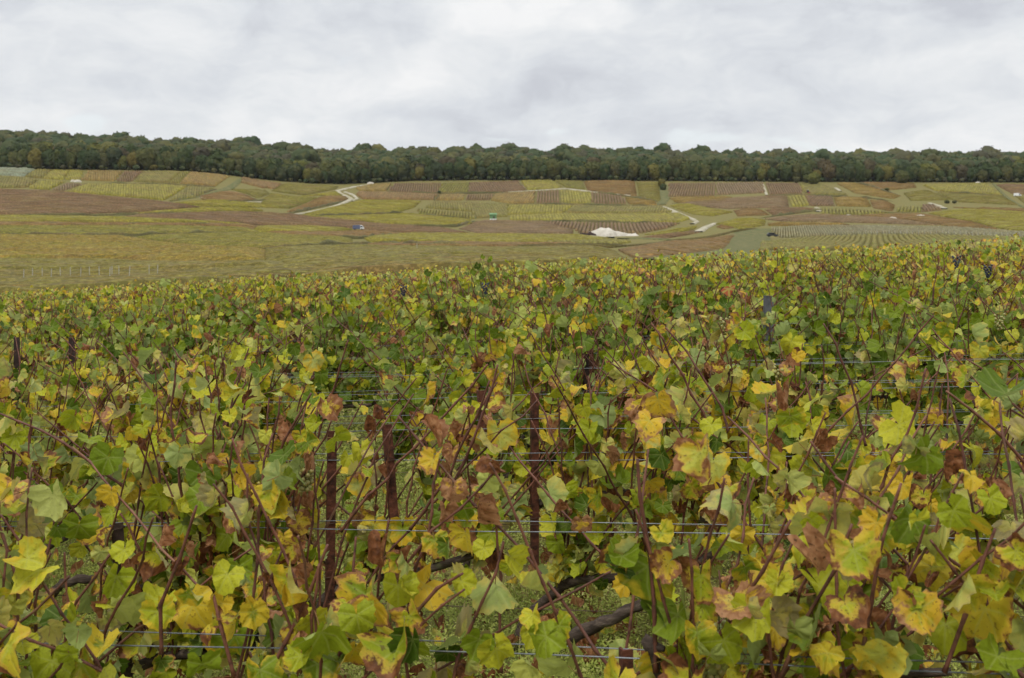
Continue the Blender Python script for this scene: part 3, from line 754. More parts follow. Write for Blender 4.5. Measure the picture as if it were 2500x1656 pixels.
while u_ < 2900:
    bx, by = base_xy(u_); y = by - rt.uniform(-1, 3); x = (u_ - CX) / FPX * y; u_ += rt.uniform(2.5, 7) * FPX / by; s = rt.uniform(.22, .5)
    cv, cf, ca_ = crowns_lo[rt.randrange(6)]; an = rt.uniform(0, 6.28); c_, s_ = math.cos(an), math.sin(an)
    fV.append(np.stack([(cv[:, 0] * c_ - cv[:, 1] * s_) * s + x, (cv[:, 0] * s_ + cv[:, 1] * c_) * s + y, (cv[:, 2] - 2.5) * s * .8 + Hs(x, y)], 1))
    A = ca_.copy(); A[:, 0] = rt.random(); fF.append(cf[0] + fb); fQ.append(cf[1] + fb); fA.append(A); fb += len(cv)
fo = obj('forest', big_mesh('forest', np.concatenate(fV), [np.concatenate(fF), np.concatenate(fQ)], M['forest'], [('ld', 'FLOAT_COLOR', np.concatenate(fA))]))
tag(fo, 'mass of autumn woodland behind the front trees on the hilltop', kind='stuff')
# lone bushes on the slope
for kind, u_, v_, s, sq, lab in (('tree_yellow', 1615, 457, .55, .8, 'small golden bush standing alone in the gully below the wood'),
        ('tree_green', 1619, 465, .42, .8, 'small dark bush just below the golden bush in the gully'),
        ('tree_yellow', 1987, 453, .9, .8, 'rounded golden bush before the dark wood edge'),
        ('tree_olive', 1970, 447, .62, .75, 'low olive bush leaning on the rounded golden bush'),
        ('tree_olive', 1945, 447, .52, .75, 'small grey-green bush left of the golden bushes'),
        ('tree_olive', 2202, 451, .95, .8, 'pale rounded tree standing forward of the wood on the right'),
        ('tree_yellow', 375, 417, .55, .6, 'low yellow-green shrub at the foot of the left wood'),
        ('tree_olive', 395, 417, .5, .6, 'low olive shrub right of the yellow shrub by the left wood'),
        ('tree_olive', 2165, 466, .3, .5, 'olive low bush by the small green clearing'),
        ('tree_olive', 2312, 497, .34, .45, 'olive shrub at the left end of the short hedge'),
        ('tree_olive', 2330, 497, .3, .45, 'olive shrub at the right end of the short hedge'),
        ('tree_green', 1072, 474, .25, .7, 'tiny dark bush at the corner of the striped plots')):
    x, y = ground_px(u_, v_); make_tree(kind, x, y, s, lab, None, 'bush', sq)

# ------------------------------------------------------------------ chalk heap, soil heap, vehicles and small things far off
def mound(name, label, cat, parts, mat, loc, seed):
    rng = np.random.default_rng(seed); n = 40
    xs = np.linspace(-1, 1, n * 2); ys = np.linspace(-1, 1, n)
    x0 = min(p[0] - p[2] for p in parts); x1 = max(p[0] + p[2] for p in parts); yr = max(abs(p[1]) + p[3] for p in parts)
    X, Y = np.meshgrid((xs + 1) / 2 * (x1 - x0) + x0, ys * yr, indexing='ij')
    Z = np.full(X.shape, -0.6)
    for px_, py_, rx, ry, h, pw in parts:
        r2 = ((X - px_) / rx) ** 2 + ((Y - py_) / ry) ** 2
        Z = np.maximum(Z, h * np.clip(1 - r2, 0, 1) ** .6 - .3 if pw == 1 else h * (1 - np.sqrt(r2)))
    Z += rng.normal(size=Z.shape) * 0.09 + 0.25 * np.sin(X * 1.7 + 1) * np.cos(Y * 1.3)
    Z = np.maximum(Z, -0.6)
    idx = np.arange(Z.size).reshape(Z.shape)
    Fq = np.stack([idx[:-1, :-1], idx[1:, :-1], idx[1:, 1:], idx[:-1, 1:]], -1).reshape(-1, 4)
    o = obj(name, big_mesh(name, np.stack([X, Y, Z], -1).reshape(-1, 3), Fq, mat, smooth=True))
    o.location = loc
    return tag(o, label, cat)
hx, hy = ground_px(1485, 577); hz = Hs(hx, hy)
mound('chalk_heap', 'big pale heap of chalk in three humps on the valley floor', 'heap',
      [(-1.8, 0, 6.6, 5.0, 3.8, 1), (-5.8, -1, 3.6, 3, 1.9, 1), (4.4, .3, 4.4, 3.4, 2.2, 1), (9.6, .3, 4.2, 2.6, 1.4, 1)], M['chalk'], (hx, hy, hz), 3)
hx2, hy2 = ground_px(1436, 578)
mound('soil_heap', 'low dark heap of soil beside the chalk heap', 'heap', [(-1.8, 0, 2.6, 2, 1.9, 1), (1.3, 0, 2.4, 2, 2.1, 1)], M['soil'], (hx2, hy2, Hs(hx2, hy2)), 4)
ux, uy = ground_px(1439, 576.5)
bx_, bf_ = box_arrays(0, 0, .45, .9, .7, .9)
tag(obj('sack', bevelled('sack', bx_, bf_, M['white_paint'], .15), None, Matrix.Translation((ux - .1, uy - 2.2, Hs(ux, uy - 2.2) + .95))), 'white bulk sack standing on the dark soil heap', 'sack')

def wheel(parent, x, y, r, wd=.22):
    v, f = tube_arrays([(x, y - wd / 2, r), (x, y + wd / 2, r)], r, 14); o = obj('wheel', mesh_from('wheel', v, f, M['tyre']), parent)
    v, f = tube_arrays([(x, y - wd / 2 - .01, r), (x, y + wd / 2 + .01, r)], r * .55, 12); obj('rim', mesh_from('rim', v, f, M['grey_post']), o)

def van(u_, v_, rz, paint, label, cab=None, L=5.2):
    x, y = ground_px(u_, v_)
    r_ = thing('van', label, 'van', (x, y, Hs(x, y)), rz)
    v = [(-L / 2, -.95, .4), (L / 2 - 1.6, -.95, .4), (L / 2 - 1.6, .95, .4), (-L / 2, .95, .4), (-L / 2 + .05, -.9, 2.2), (L / 2 - 1.6, -.9, 2.25), (L / 2 - 1.6, .9, 2.25), (-L / 2 + .05, .9, 2.2)]
    f = box_arrays(0, 0, 0, 1, 1, 1)[1]
    obj('cargo_body', bevelled('cargo_body', v, f, paint, .1), r_)
    v = [(L / 2 - 1.58, -.93, .4), (L / 2, -.9, .4), (L / 2, .9, .4), (L / 2 - 1.58, .93, .4), (L / 2 - 1.58, -.88, 2.2), (L / 2 - .75, -.82, 1.95), (L / 2 - .75, .82, 1.95), (L / 2 - 1.58, .88, 2.2), (L / 2 - .05, -.88, 1.1), (L / 2 - .05, .88, 1.1)]
    f = [(3, 2, 1, 0), (4, 5, 6, 7), (0, 1, 8, 5, 4), (1, 2, 9, 8), (2, 3, 7, 6, 9), (3, 0, 4, 7), (5, 8, 9, 6)]
    obj('cab', bevelled('cab', v, f, cab or paint, .06), r_)
    obj('windscreen', mesh_from('windscreen', [(L / 2 - .74, -.72, 1.9), (L / 2 - .08, -.76, 1.18), (L / 2 - .08, .76, 1.18), (L / 2 - .74, .72, 1.9)], [(0, 1, 2, 3)], M['glass']), r_, Matrix.Translation((.03, 0, .03)))
    for sy in (-1, 1):
        obj('side_window', mesh_from('side_window', [(L / 2 - 1.45, sy * .945, 1.2), (L / 2 - .3, sy * .945, 1.2), (L / 2 - .8, sy * .9, 1.82), (L / 2 - 1.45, sy * .9, 1.95)], [(0, 1, 2, 3)], M['glass']), r_)
    for wx in (-L / 2 + .95, L / 2 - .85):
        for sy in (-.88, .88): wheel(r_, wx, sy, .36)
    return r_
van(875, 561.5, R(-3), M['blue_paint'], 'blue panel van with a white nose parked among the purple rows', M['white_paint'])
van(2484, 480, R(-20), M['white_paint'], 'white van at the far right end of the slope', None, 4.6)

def car(u_, v_, rz, paint, label):
    x, y = ground_px(u_, v_)
    r_ = thing('car', label, 'car', (x, y, Hs(x, y) + .9), rz)
    prof = [(-2.1, .35), (2.1, .35), (2.15, .8), (1.2, .95), (-2.1, 1.0)]
    def ext(pr, hw):
        n = len(pr); V = [(a, -hw, b) for a, b in pr] + [(a, hw, b) for a, b in pr]
        return V, [tuple(range(n))] + [tuple(range(n, 2 * n))[::-1]] + [((i + 1) % n, i, i + n, (i + 1) % n + n) for i in range(n)]
    v, f = ext(prof, .85); obj('body', bevelled('body', v, f, paint, .08), r_)
    v, f = ext([(-1.95, .98), (1.1, .95), (.5, 1.5), (-1.6, 1.52)], .72); obj('cabin', bevelled('cabin', v, f, M['glass'], .06), r_)
    v, f = ext([(-1.6, 1.5), (.5, 1.48), (.42, 1.56), (-1.5, 1.58)], .7); obj('roof', bevelled('roof', v, f, paint, .03), r_)
    for wx in (-1.3, 1.35):
        for sy in (-.8, .8): wheel(r_, wx, sy, .33)
car(1886, 584, R(6), M['dark_paint'], 'dark estate car at the edge of the staked plot')

# tractor on the upper slope
x, y = ground_px(1973, 474)
tr_ = thing('tractor', 'tiny vineyard tractor with a dark cab on the upper slope', 'tractor', (x, y, Hs(x, y)), R(-80))
v, f = join_arrays([box_arrays(.9, 0, 1.0, 2.0, .8, .7), box_arrays(-.3, 0, .9, 1.2, 1.0, .5)]); obj('body', mesh_from('body', v, f, M['red_paint']), tr_)
v, f = box_arrays(-.5, 0, 1.9, 1.3, 1.1, 1.5, .85); obj('cab', bevelled('cab', v, f, M['glass'], .06), tr_)
v, f = box_arrays(-.5, 0, 2.72, 1.3, 1.15, .12); obj('roof', bevelled('roof', v, f, M['white_paint'], .03), tr_)
for wx, r0 in ((-.8, .7), (1.4, .45)):
    for sy in (-.65, .65): wheel(tr_, wx, sy, r0, .3)

# green shed with pale crates
x, y = ground_px(1204, 538)
sh = thing('shed', 'small green field shed standing in the striped plots', 'shed', (x, y, Hs(x, y)))
v, f = box_arrays(0, 0, 1.7, 3.6, 2.6, 3.0); obj('wall', bevelled('wall', v, f, M['green_paint'], .04), sh)
v = [(-2.1, -1.6, 3.1), (2.1, -1.6, 3.1), (2.1, 1.6, 3.1), (-2.1, 1.6, 3.1), (-2.1, 0, 3.9), (2.1, 0, 3.9)]
obj('roof', mesh_from('roof', v, [(0, 1, 5, 4), (2, 3, 4, 5), (1, 2, 5), (3, 0, 4), (3, 2, 1, 0)], M['green_paint']), sh)
v, f = box_arrays(.4, -1.32, 1.2, .9, .06, 1.9); obj('door', mesh_from('door', v, f, M['trunk']), sh)
for i, dx in enumerate((-1.2, 0.1, 1.3)):
    o = thing('crate', ('pale crate at the left foot of the green shed', 'pale crate in the middle before the green shed', 'pale crate at the right foot of the green shed')[i], 'crate', (x + dx, y - 2.6, Hs(x + dx, y - 2.6)))
    v, f = join_arrays([box_arrays(0, -.4, .6, 1.0, .06, .9), box_arrays(0, .4, .6, 1.0, .06, .9), box_arrays(-.5, 0, .6, .06, .8, .9), box_arrays(.5, 0, .6, .06, .8, .9), box_arrays(0, 0, .2, 1.0, .8, .06)])
    obj('box', mesh_from('box', v, f, M['white_paint']), o)
# pale stones on the left slope and on the right
for u_, v_, rr_, lab in ((178, 444, 1.0, 'small pale stone pile left of two by the left track'), (190, 445, 1.5, 'larger pale stone pile right of the small one by the left track'),
                    (2072, 531, 1.3, 'small white stone heap at the plot corner'), (2180, 538, 1.6, 'flat pale stone heap in the mauve plot'),
                    (2250, 533, 1.8, 'flat white stone heap by the reddish plot'), (2388, 449, 1.4, 'white stone heap under the right wood'), (905, 450, 1.6, 'flat white stone heap at the top of the winding track')):
    x, y = ground_px(u_, v_)
    mound('stone_heap', lab, 'heap', [(-.6 * rr_, 0, 1.2 * rr_, .8, .7 * rr_ + .9, 1), (.7 * rr_, 0, 1.1 * rr_, .8, .5 * rr_ + .9, 1)], M['chalk'], (x, y, Hs(x, y)), int(u_))

# white-painted row-end stakes on the left, grey stakes in the young plot
sv, sf = box_arrays(0, 0, .75, .075, .075, 2.1, .9); stake_me = mesh_from('vineyard_stake', sv, sf, M['pale_stake'])
cap_v, cap_f = box_arrays(0, 0, 1.83, .13, .13, .06)
for i, u_ in enumerate([57, 79, 103, 125, 148, 172, 196, 219, 243, 267, 273, 291, 315, 364, 384]):
    x, y = ground_px(u_, 689 - u_ * .012 if i % 3 else 693 - u_ * .012)
    s = thing('vineyard_stake', 'pale upright stake in the line at the near edge of the left valley plots', 'stake', (x, y, Hs(x, y)), rt.uniform(-.3, .3), 'pale stakes along the left plot edge')
    s.rotation_euler.x = rt.uniform(-.05, .05); s.rotation_euler.y = rt.uniform(-.05, .05)
    obj('shaft', stake_me, s)
gv, gf = box_arrays(0, 0, .8, .16, .16, 1.9, .9); gstake = mesh_from('vineyard_stake', gv, gf, M['pale_stake'])
for i in range(34):
    u_ = 2040 + i * 14.5; v_ = np.interp(u_, [2040, 2150, 2300, 2500], [575, 574.5, 575, 583]) - 1.5
    x, y = ground_px(u_, v_)
    s = tag(obj('vineyard_stake', gstake, None, Matrix.Translation((x, y, Hs(x, y)))), 'pale stake at the near row end of the grey-green staked plot', 'stake', 'pale stakes at the row ends of the staked plot')
for u_, v_ in ((1018, 615), (754, 518)):
    x, y = ground_px(u_, v_)
    tag(obj('vineyard_stake', stake_me, None, Matrix.Translation((x, y, Hs(x, y)))), 'lone white stake by the low fence line' if u_ > 900 else 'lone white marker stake beside the winding track', 'stake')

# ------------------------------------------------------------------ vine leaves
OUT_A = [0, 14, 28, 41, 54, 70, 86, 101, 116, 134, 152, 168]
OUT_R = [1.0, .94, .84, .87, .95, .90, .80, .82, .85, .78, .68, .46]
def leaf_arrays(rng, kind, lod=0):
    """blade hanging from the end of its stalk; origin at the stalk's base"""
    G, B, Rd = {'dark': (-.3, .0, 0), 'green': (.12, .02, 0), 'lime': (.42, .10, 0), 'pale': (.25, .08, 0), 'yellow': (.72, .27, 0), 'burnt': (.45, .42, 0), 'gold': (.95, .44, 0), 'dry': (1, 1.0, 0), 'red': (.6, .3, .9)}[kind]
    n = 28 if lod == 0 else (14 if lod == 1 else 7)
    lobed = rng.uniform(0.25, 1.35) if rng.uniform() < .8 else rng.uniform(1.3, 2.0)
    ang = np.linspace(-168, 168, n); rad = np.interp(np.abs(ang), OUT_A, OUT_R)
    rad = 0.86 + (rad - 0.86) * lobed if True else rad
    rad = np.where(np.abs(ang) > 150, rad * .82, rad)
    if lod == 0: rad = rad * (1 + np.where(np.arange(n) % 2 == 0, .055, -.035))
    rad = rad * rng.uniform(.94, 1.06, n) * (1 + .07 * np.sin(np.radians(ang) * rng.uniform(.6, 1.4) + rng.uniform(0, 6)))
    a = np.radians(ang); ox, oy = np.sin(a) * rad, np.cos(a) * rad
    ni = 0 if lod == 2 else (12 if lod == 0 else 7)
    P = [(0, 0, 0.0)]
    if ni:
        ia = np.linspace(-150, 150, ni); ir = np.interp(np.abs(ia), np.abs(OUT_A), OUT_R) * .54
        P += [(np.sin(R(q)) * r_, np.cos(R(q)) * r_, 0.5) for q, r_ in zip(ia, ir)]
    P += [(x, y, 1.0) for x, y in zip(ox, oy)]
    P = np.array(P, float)
    Fc = []
    if ni:
        for i in range(ni - 1): Fc.append((0, 2 + i, 1 + i))
        i = j = 0                                  # zip inner and outer ring
        while i < ni - 1 or j < n - 1:
            if j < n - 1 and (i >= ni - 1 or (j + 1) / (n - 1) <= (i + 1) / (ni - 1) + 1e-9): Fc.append((1 + i, 1 + ni + j + 1, 1 + ni + j)); j += 1
            else: Fc.append((1 + i, 2 + i, 1 + ni + j)); i += 1
        Fc.append((0, 1, 1 + ni)); Fc.append((0, 1 + ni + n - 1, ni))
    else:
        for j in range(n - 1): Fc.append((0, 2 + j, 1 + j))
    x, y, e = P[:, 0].copy(), P[:, 1].copy(), P[:, 2].copy()
    dry = kind in ('dry',)
    fold = rng.uniform(-.2, .95) if not dry else rng.uniform(.3, .8)
    cup = rng.uniform(-.6, .5); wav = rng.uniform(.08, .28) * (2.2 if dry else 1); ph = rng.uniform(0, 6.28)
    r2 = x * x + y * y; th = np.arctan2(x, y)
    z = fold * np.abs(x) * .6 - cup * r2 + wav * r2 * np.sin(3 * th + ph) + wav * .6 * r2 * np.sin(5 * th + ph * 2)
    droop = rng.uniform(.1, .9)
    z -= droop * np.maximum(y, 0) ** 2 * .5
    if rng.uniform() < .6 or dry:                 # one side or the rim rolls over
        kx = rng.uniform(.8, 1.6) * (1.6 if dry else 1); sgn = rng.choice([-1, 1])
        sel = np.maximum(x * sgn - .1, 0); z += kx * sel ** 2 * .7; x = x - sgn * sel * np.minimum(.5, .35 * kx * sel)
    if dry:
        k = rng.uniform(1.6, 3.4); x2 = np.sin(x * k) / k; z = z * .6 + (1 - np.cos(x * k)) / k; tw = y * rng.uniform(-.7, .7); x, z = x2 * np.cos(tw) - z * np.sin(tw), x2 * np.sin(tw) + z * np.cos(tw); x = x * (1 - .35 * np.clip(y, -.3, 1)); y = y * 1.05
    lpv = np.stack([P[:, 0], P[:, 1], e], 1)
    bl = np.stack([x, y, z], 1) * 1.0
    # hang the blade: y (tip) -> down/out, z (upper face) -> outward
    tl = R(rng.uniform(25, 100)) if not dry else R(rng.uniform(70, 120))
    c_, s_ = math.cos(-tl), math.sin(-tl)
    Y = bl[:, 1] * c_ - bl[:, 2] * s_; Z = bl[:, 1] * s_ + bl[:, 2] * c_
    pl = rng.uniform(.5, .95); pz = rng.uniform(.05, .4)
    V = np.stack([bl[:, 0], Y + pl, Z + pz], 1)
    ld = np.tile([rng.uniform(), G, B, Rd], (len(V), 1))
    F3 = np.array(Fc)
    # make the upper face look along +Z before hanging
    V0 = np.stack([P[:, 0], P[:, 1], 0 * e], 1)
    nz = np.cross(V0[F3[:, 1]] - V0[F3[:, 0]], V0[F3[:, 2]] - V0[F3[:, 0]])[:, 2]
    F3[nz < 0] = F3[nz < 0][:, ::-1]
    if lod < 2:                                    # stalk
        b = len(V); w_ = .022
        S = np.array([(-w_, 0, 0), (w_, 0, 0), (0, 0, -w_ * 1.6), (-w_ * .7, pl, pz), (w_ * .7, pl, pz), (0, pl, pz - w_)])
        V = np.concatenate([V, S]); lpv = np.concatenate([lpv, np.tile([0, 0, -1.0], (6, 1))]); ld = np.concatenate([ld, np.tile(ld[:1], (6, 1))])
        F3 = np.concatenate([F3, b + np.array([(0, 1, 4), (0, 4, 3), (1, 2, 5), (1, 5, 4), (2, 0, 3), (2, 3, 5)])])
    return V, F3, ld, lpv, np.array([0, Y[0] + pl + (Y.mean() - Y[0]), Z.mean() + pz])

LEAF_R = 0.0685
LK = ['dark', 'green', 'lime', 'pale', 'yellow', 'burnt', 'gold', 'dry', 'red']
NV = {'dark': 4, 'green': 6, 'lime': 6, 'pale': 4, 'yellow': 4, 'burnt': 5, 'gold': 3, 'dry': 6, 'red': 3}
LV = {}
for k in LK:
    for i in range(NV[k]):
        rg = np.random.default_rng(1000 + LK.index(k) * 50 + i)
        st = rg.bit_generator.state
        arr = []
        for lod in (0, 1, 2):
            rg.bit_generator.state = st; arr.append(leaf_arrays(rg, k, lod))
        me = big_mesh('leaf', arr[0][0] * LEAF_R, arr[0][1], M['leaf'], [('ld', 'FLOAT_COLOR', arr[0][2]), ('lp', 'FLOAT_VECTOR', arr[0][3])], smooth=True)
        LV[(k, i)] = (me, arr)

def pick_kind(rg, mixd):
    r_ = rg.random() * sum(mixd.values())
    for k, v in mixd.items():
        r_ -= v
        if r_ <= 0: return k
    return 'green'
MIX = {'std': dict(dark=5, green=19, lime=33, pale=10, yellow=9, burnt=20, gold=6, dry=10),
       'green': dict(dark=56, green=24, lime=10, pale=4, yellow=2, burnt=4, dry=3),
       'yellow': dict(green=10, lime=28, pale=6, yellow=22, burnt=18, gold=13, dry=10),
       'brown': dict(dark=3, green=14, lime=20, pale=5, yellow=13, burnt=24, gold=11, dry=19),
       'red': dict(green=10, lime=14, yellow=10, burnt=14, dry=10, red=30)}
TONE = {'std': 'yellow-green', 'green': 'deep green', 'yellow': 'yellowing', 'brown': 'brown-flecked', 'red': 'red-leaved'}

# ------------------------------------------------------------------ vine generator (x along the row, -y towards the viewer)
def trunk_path(rg, mirror):
    s = -1 if mirror else 1; r = rg.uniform
    pts = [(0, 0, -.05), (s * r(0, .05), r(-.03, .03), .10), (s * r(.08, .16), r(-.04, .04), r(.2, .27)),
           (s * r(.26, .36), r(-.04, .04), r(.3, .36)), (s * r(.5, .6), r(-.04, .04), r(.36, .44)), (s * r(.75, .9), r(-.03, .03), r(.4, .52))]
    P = [Vector(p) for p in pts]; out_ = []
    for i in range(len(P) - 1):
        p0, p1, p2, p3 = P[max(i - 1, 0)], P[i], P[i + 1], P[min(i + 2, len(P) - 1)]
        for k in range(4):
            q = k / 4
            out_.append(.5 * ((2 * p1) + (p2 - p0) * q + (2 * p0 - 5 * p1 + 4 * p2 - p3) * q * q + (3 * p1 - p0 - 3 * p2 + p3) * q ** 3))
    out_.append(P[-1])
    return out_

def gen_vine(rg, mixd, hgt=1.2, canes=10, dens=1.0, lateral=40):
    mirror = rg.random() < .22
    tp = trunk_path(rg, mirror); s = -1 if mirror else 1
    n = len(tp)
    tr_rad = [(.025 - .012 * i / n) * rg.uniform(.85, 1.2) for i in range(n)]
    cl = []; lv = []
    for c in range(canes):
        f = rg.uniform(.42, 1.0); i = min(int(f * (n - 1)), n - 1); p = tp[i].copy()
        lean = rg.gauss(.24 * s, .28) if c < 10 else rg.gauss(.08 * s, .2); acr = rg.gauss(0, .13)
        if rg.random() < .12: lean = rg.choice((-1, 1)) * rg.uniform(.6, .95)
        L = (hgt - p.z) / max(math.cos(lean), .55) * rg.uniform(.72, 1.08)
        d_ = Vector((math.sin(lean), acr, math.cos(lean))).normalized()
        bend = Vector((rg.gauss(0, .12), rg.gauss(0, .1), -.05))
        step = .072; k = max(4, int(L / step)); pts = []
        wob = Vector((0, 0, 0))
        for j in range(k + 1):
            q = j / k
            wob += Vector((rg.gauss(0, .0065), rg.gauss(0, .006), rg.gauss(0, .003)))
            pts.append(p + d_ * (L * q) + bend * (L * q * q) + wob)
        cl.append(pts)
        side = rg.choice((-1, 1)); bare = rg.uniform(.6, 1.0)
        for j in range(1, k + 1):
            side = -side; q = j / k
            keep = .86 if q < bare else .22
            if rg.random() > keep * dens * (.4 if c >= 10 else 1): continue
            if pts[j].z < .22: continue
            lv.append(leaf_spec(rg, pts[j], side, mixd, 1.0 - .35 * q * rg.random()))
    for _ in range(int(lateral * dens)):
        pts = rg.choice(cl); q = rg.betavariate(1.25, 1.6); j = min(int(q * len(pts)), len(pts) - 1)
        o = Vector((rg.gauss(0, .08), rg.gauss(0, .10), rg.gauss(-.03, .08)))
        if pts[j].z + o.z < .15: continue
        lv.append(leaf_spec(rg, pts[j] + o * .6, rg.choice((-1, 1)), mixd, rg.uniform(.5, .85)))
    return tp, tr_rad, cl, lv

def leaf_spec(rg, pos, side, mixd, size):
    az = math.pi + rg.gauss(side * .35, .75) if rg.random() < .64 else rg.gauss(side * .4, .9)
    k = pick_kind(rg, mixd); v = rg.randrange(NV[k])
    sz = size * rg.uniform(.66, 1.2) * (.85 if k == 'dry' else 1)
    Mx = Matrix.Translation(pos) @ Matrix.Rotation(az, 4, 'Z') @ Matrix.Rotation(rg.gauss(-.05, .5), 4, 'X') @ Matrix.Rotation(rg.gauss(0, .45), 4, 'Y') @ Matrix.Diagonal((sz, sz, sz, 1))
    return k, v, Mx

def cane_arrays(pts, r0=.0048, r1=.0027, sides=6):
    P = []; rad = []
    n = len(pts)
    for j, p in enumerate(pts):
        q = j / (n - 1); r_ = r0 * (1 - q) + r1 * q
        if j < n - 1:
            P.append(p); rad.append(r_ * 1.42)
            P.append(p.lerp(pts[j + 1], .16)); rad.append(r_)
            P.append(p.lerp(pts[j + 1], .84)); rad.append(r_)
        else: P.append(p); rad.append(r_)
    return tube_arrays(P, rad, sides)

def foliage_mesh(name, lv, lod, scale_extra=1.0):
    Vs, Fs, A, B_ = [], [], [], []; b = 0
    for k, v, Mx in lv:
        arr = LV[(k, v)][1][lod]; m3 = np.array(Mx.to_3x3()) * LEAF_R * scale_extra; tvec = np.array(Mx.translation)
        Vs.append(arr[0] @ m3.T + tvec); Fs.append(arr[1] + b); b += len(arr[0])
        ldv = arr[2].copy(); ldv[:, 0] = random.random(); A.append(ldv); B_.append(arr[3])
    return big_mesh(name, np.concatenate(Vs), np.concatenate(Fs), M['leaf'], [('ld', 'FLOAT_COLOR', np.concatenate(A)), ('lp', 'FLOAT_VECTOR', np.concatenate(B_))], smooth=True)

# ------------------------------------------------------------------ rows of the near vineyard
TH = R(13.5); EX, EY = math.cos(TH), -math.sin(TH)
def row_d(k): return 2.67 + 1.045 * k
def row_pt(k, s): return s * EX, row_d(k) + s * EY
def s_for_x(x): return x / EX
def row_of_depth(u_, Y):          # world x of a pixel column where it meets row depth handled by caller
    return (u_ - CX) / FPX * Y
def row_hit(k, u_):               # point on row k seen in photograph column u
    tu = (u_ - CX) / FPX
    s = tu * row_d(k) / (EX - tu * EY); return row_pt(k, s)

# trellis wires
ROWN = ['nearest', 'second', 'third', 'fourth', 'fifth', 'sixth', 'seventh', 'eighth', 'ninth', 'tenth', 'eleventh']
wire_rel = [.762, .778, .806, .80, .80, .80, .80, .80, .80, .80]
rw = random.Random(21)
def wire(k, rel, off, rad, mat, label, sag=.006):
    half = .47 * row_d(k) + 1.6; n = 26; pts = []
    ph = rw.uniform(0, 6)
    for i in range(n + 1):
        s = -half + 2 * half * i / n; x, y = row_pt(k, s)
        pts.append((x - off * EY, y + off * EX, Hs(x, y) + rel + sag * math.sin(s * 1.3 + ph) + .004 * math.sin(s * 3.1 + ph * 2)))
    v, f = tube_arrays(pts, rad, 5)
    tag(obj('trellis_wire', mesh_from('trellis_wire', v, f, mat, True)), label, 'wire', 'trellis wires strung along the vine rows')
for k in range(0, 9):
    wr = wire_rel[k]
    wire(k, wr, -.022, .0019 if k < 3 else .0013, M['wire'], 'front one of the twin grey wires along the %s vine row' % ROWN[k])
    wire(k, wr + .012, .03, .0016 if k < 3 else .0011, M['wire'], 'rear one of the twin grey wires along the %s vine row' % ROWN[k])
    wire(k, .53 if k else .50, 0, .0013, M['rusty_wire'], 'thin rusty lower wire along the %s vine row' % ROWN[k])
    if 2 <= k < 5: wire(k, wr + .11, .02, .0014, M['wire'], 'single grey upper wire along the %s vine row' % ROWN[k])

# stakes of the near rows: angle-iron profile
def near_stake(k, u_, top, lean, mat, label, wdt=.04, lean2=0.0, name='vineyard_stake'):
    x, y = row_hit(k, u_)
    root = thing(name, label, 'stake', (x, y, Hs(x, y)), -TH + .5, None)
    root.rotation_euler.x = lean2; root.rotation_euler.y = lean
    h = top; w2 = wdt; tck = .006
    pr = [(-w2 / 2, -w2 / 2), (w2 / 2, -w2 / 2), (w2 / 2, -w2 / 2 + tck), (-w2 / 2 + tck, -w2 / 2 + tck), (-w2 / 2 + tck, w2 / 2), (-w2 / 2, w2 / 2)]
    n = len(pr); zs = [-.3, h * .3, h * .7, h]
    V = [(a, b, z) for z in zs for a, b in pr]
    Fc = [tuple(range(n))[::-1], tuple(range((len(zs) - 1) * n, len(zs) * n))]
    for q in range(len(zs) - 1):
        for i in range(n): Fc.append((q * n + i, q * n + (i + 1) % n, (q + 1) * n + (i + 1) % n, (q + 1) * n + i))
    obj('shaft', mesh_from('shaft', V, Fc, mat), root)
    for z in (.30, .53, wire_rel[min(k, 9)]):
        if z < h - .02:
            v, f = tube_arrays([(-w2 * .6, -w2 * .6, z), (w2 * .6, -w2 * .62, z + .006), (w2 * .62, w2 * .2, z), (-w2 * .62, w2 * .6, z + .004), (-w2 * .6, -w2 * .6, z)], .0016, 5)
            obj('wire_tie', mesh_from('wire_tie', v, f, M['rusty_wire'], True), root)
    return root
near_stake(1, 322, .80, -.06, M['dark_post'], 'short dark iron stake leaning in the second row at the left', .040)
near_stake(2, 803, .93, .015, M['rust'], 'tall rusty stake left of centre in the third row', .038)
near_stake(2, 985, .96, -.075, M['rust'], 'leaning rusty stake right of the tall rusty stake', .038)
near_stake(3, 1305, .93, .0, M['rust'], 'upright rusty stake in the middle of the fourth row', .036)
near_stake(3, 1196, .95, -.05, M['rust'], 'rusty stake leaning left behind the crossing canes', .036)
near_stake(5, 1430, .90, .0, M['dark_post'], 'dark upright stake in the middle of the sixth row', .036)
near_stake(6, 1453, 1.02, -.05, M['rust'], 'leaning brown stake just behind the dark upright stake', .04)
near_stake(8, 1576, 1.05, .0, M['dark_post'], 'dark stake top among the leaves of the ninth row', .055)
near_stake(7, 1868, 1.12, .02, M['grey_post'], 'grey metal post beside the red-leaved vine', .05)
near_stake(8, 1884, 1.0, -.02, M['grey_post'], 'grey metal post right behind the other grey post', .05)
near_stake(6, 42, 1.08, .0, M['dark_post'], 'dark stake at the left edge of the seventh row', .05)
near_stake(6, 176, 1.06, .0, M['dark_post'], 'dark stake right of the left edge stake in the seventh row', .05)
near_stake(0, 1537, .775, .0, M['rust'], 'short rusty stake end at the bottom of the nearest row', .026, -.03)

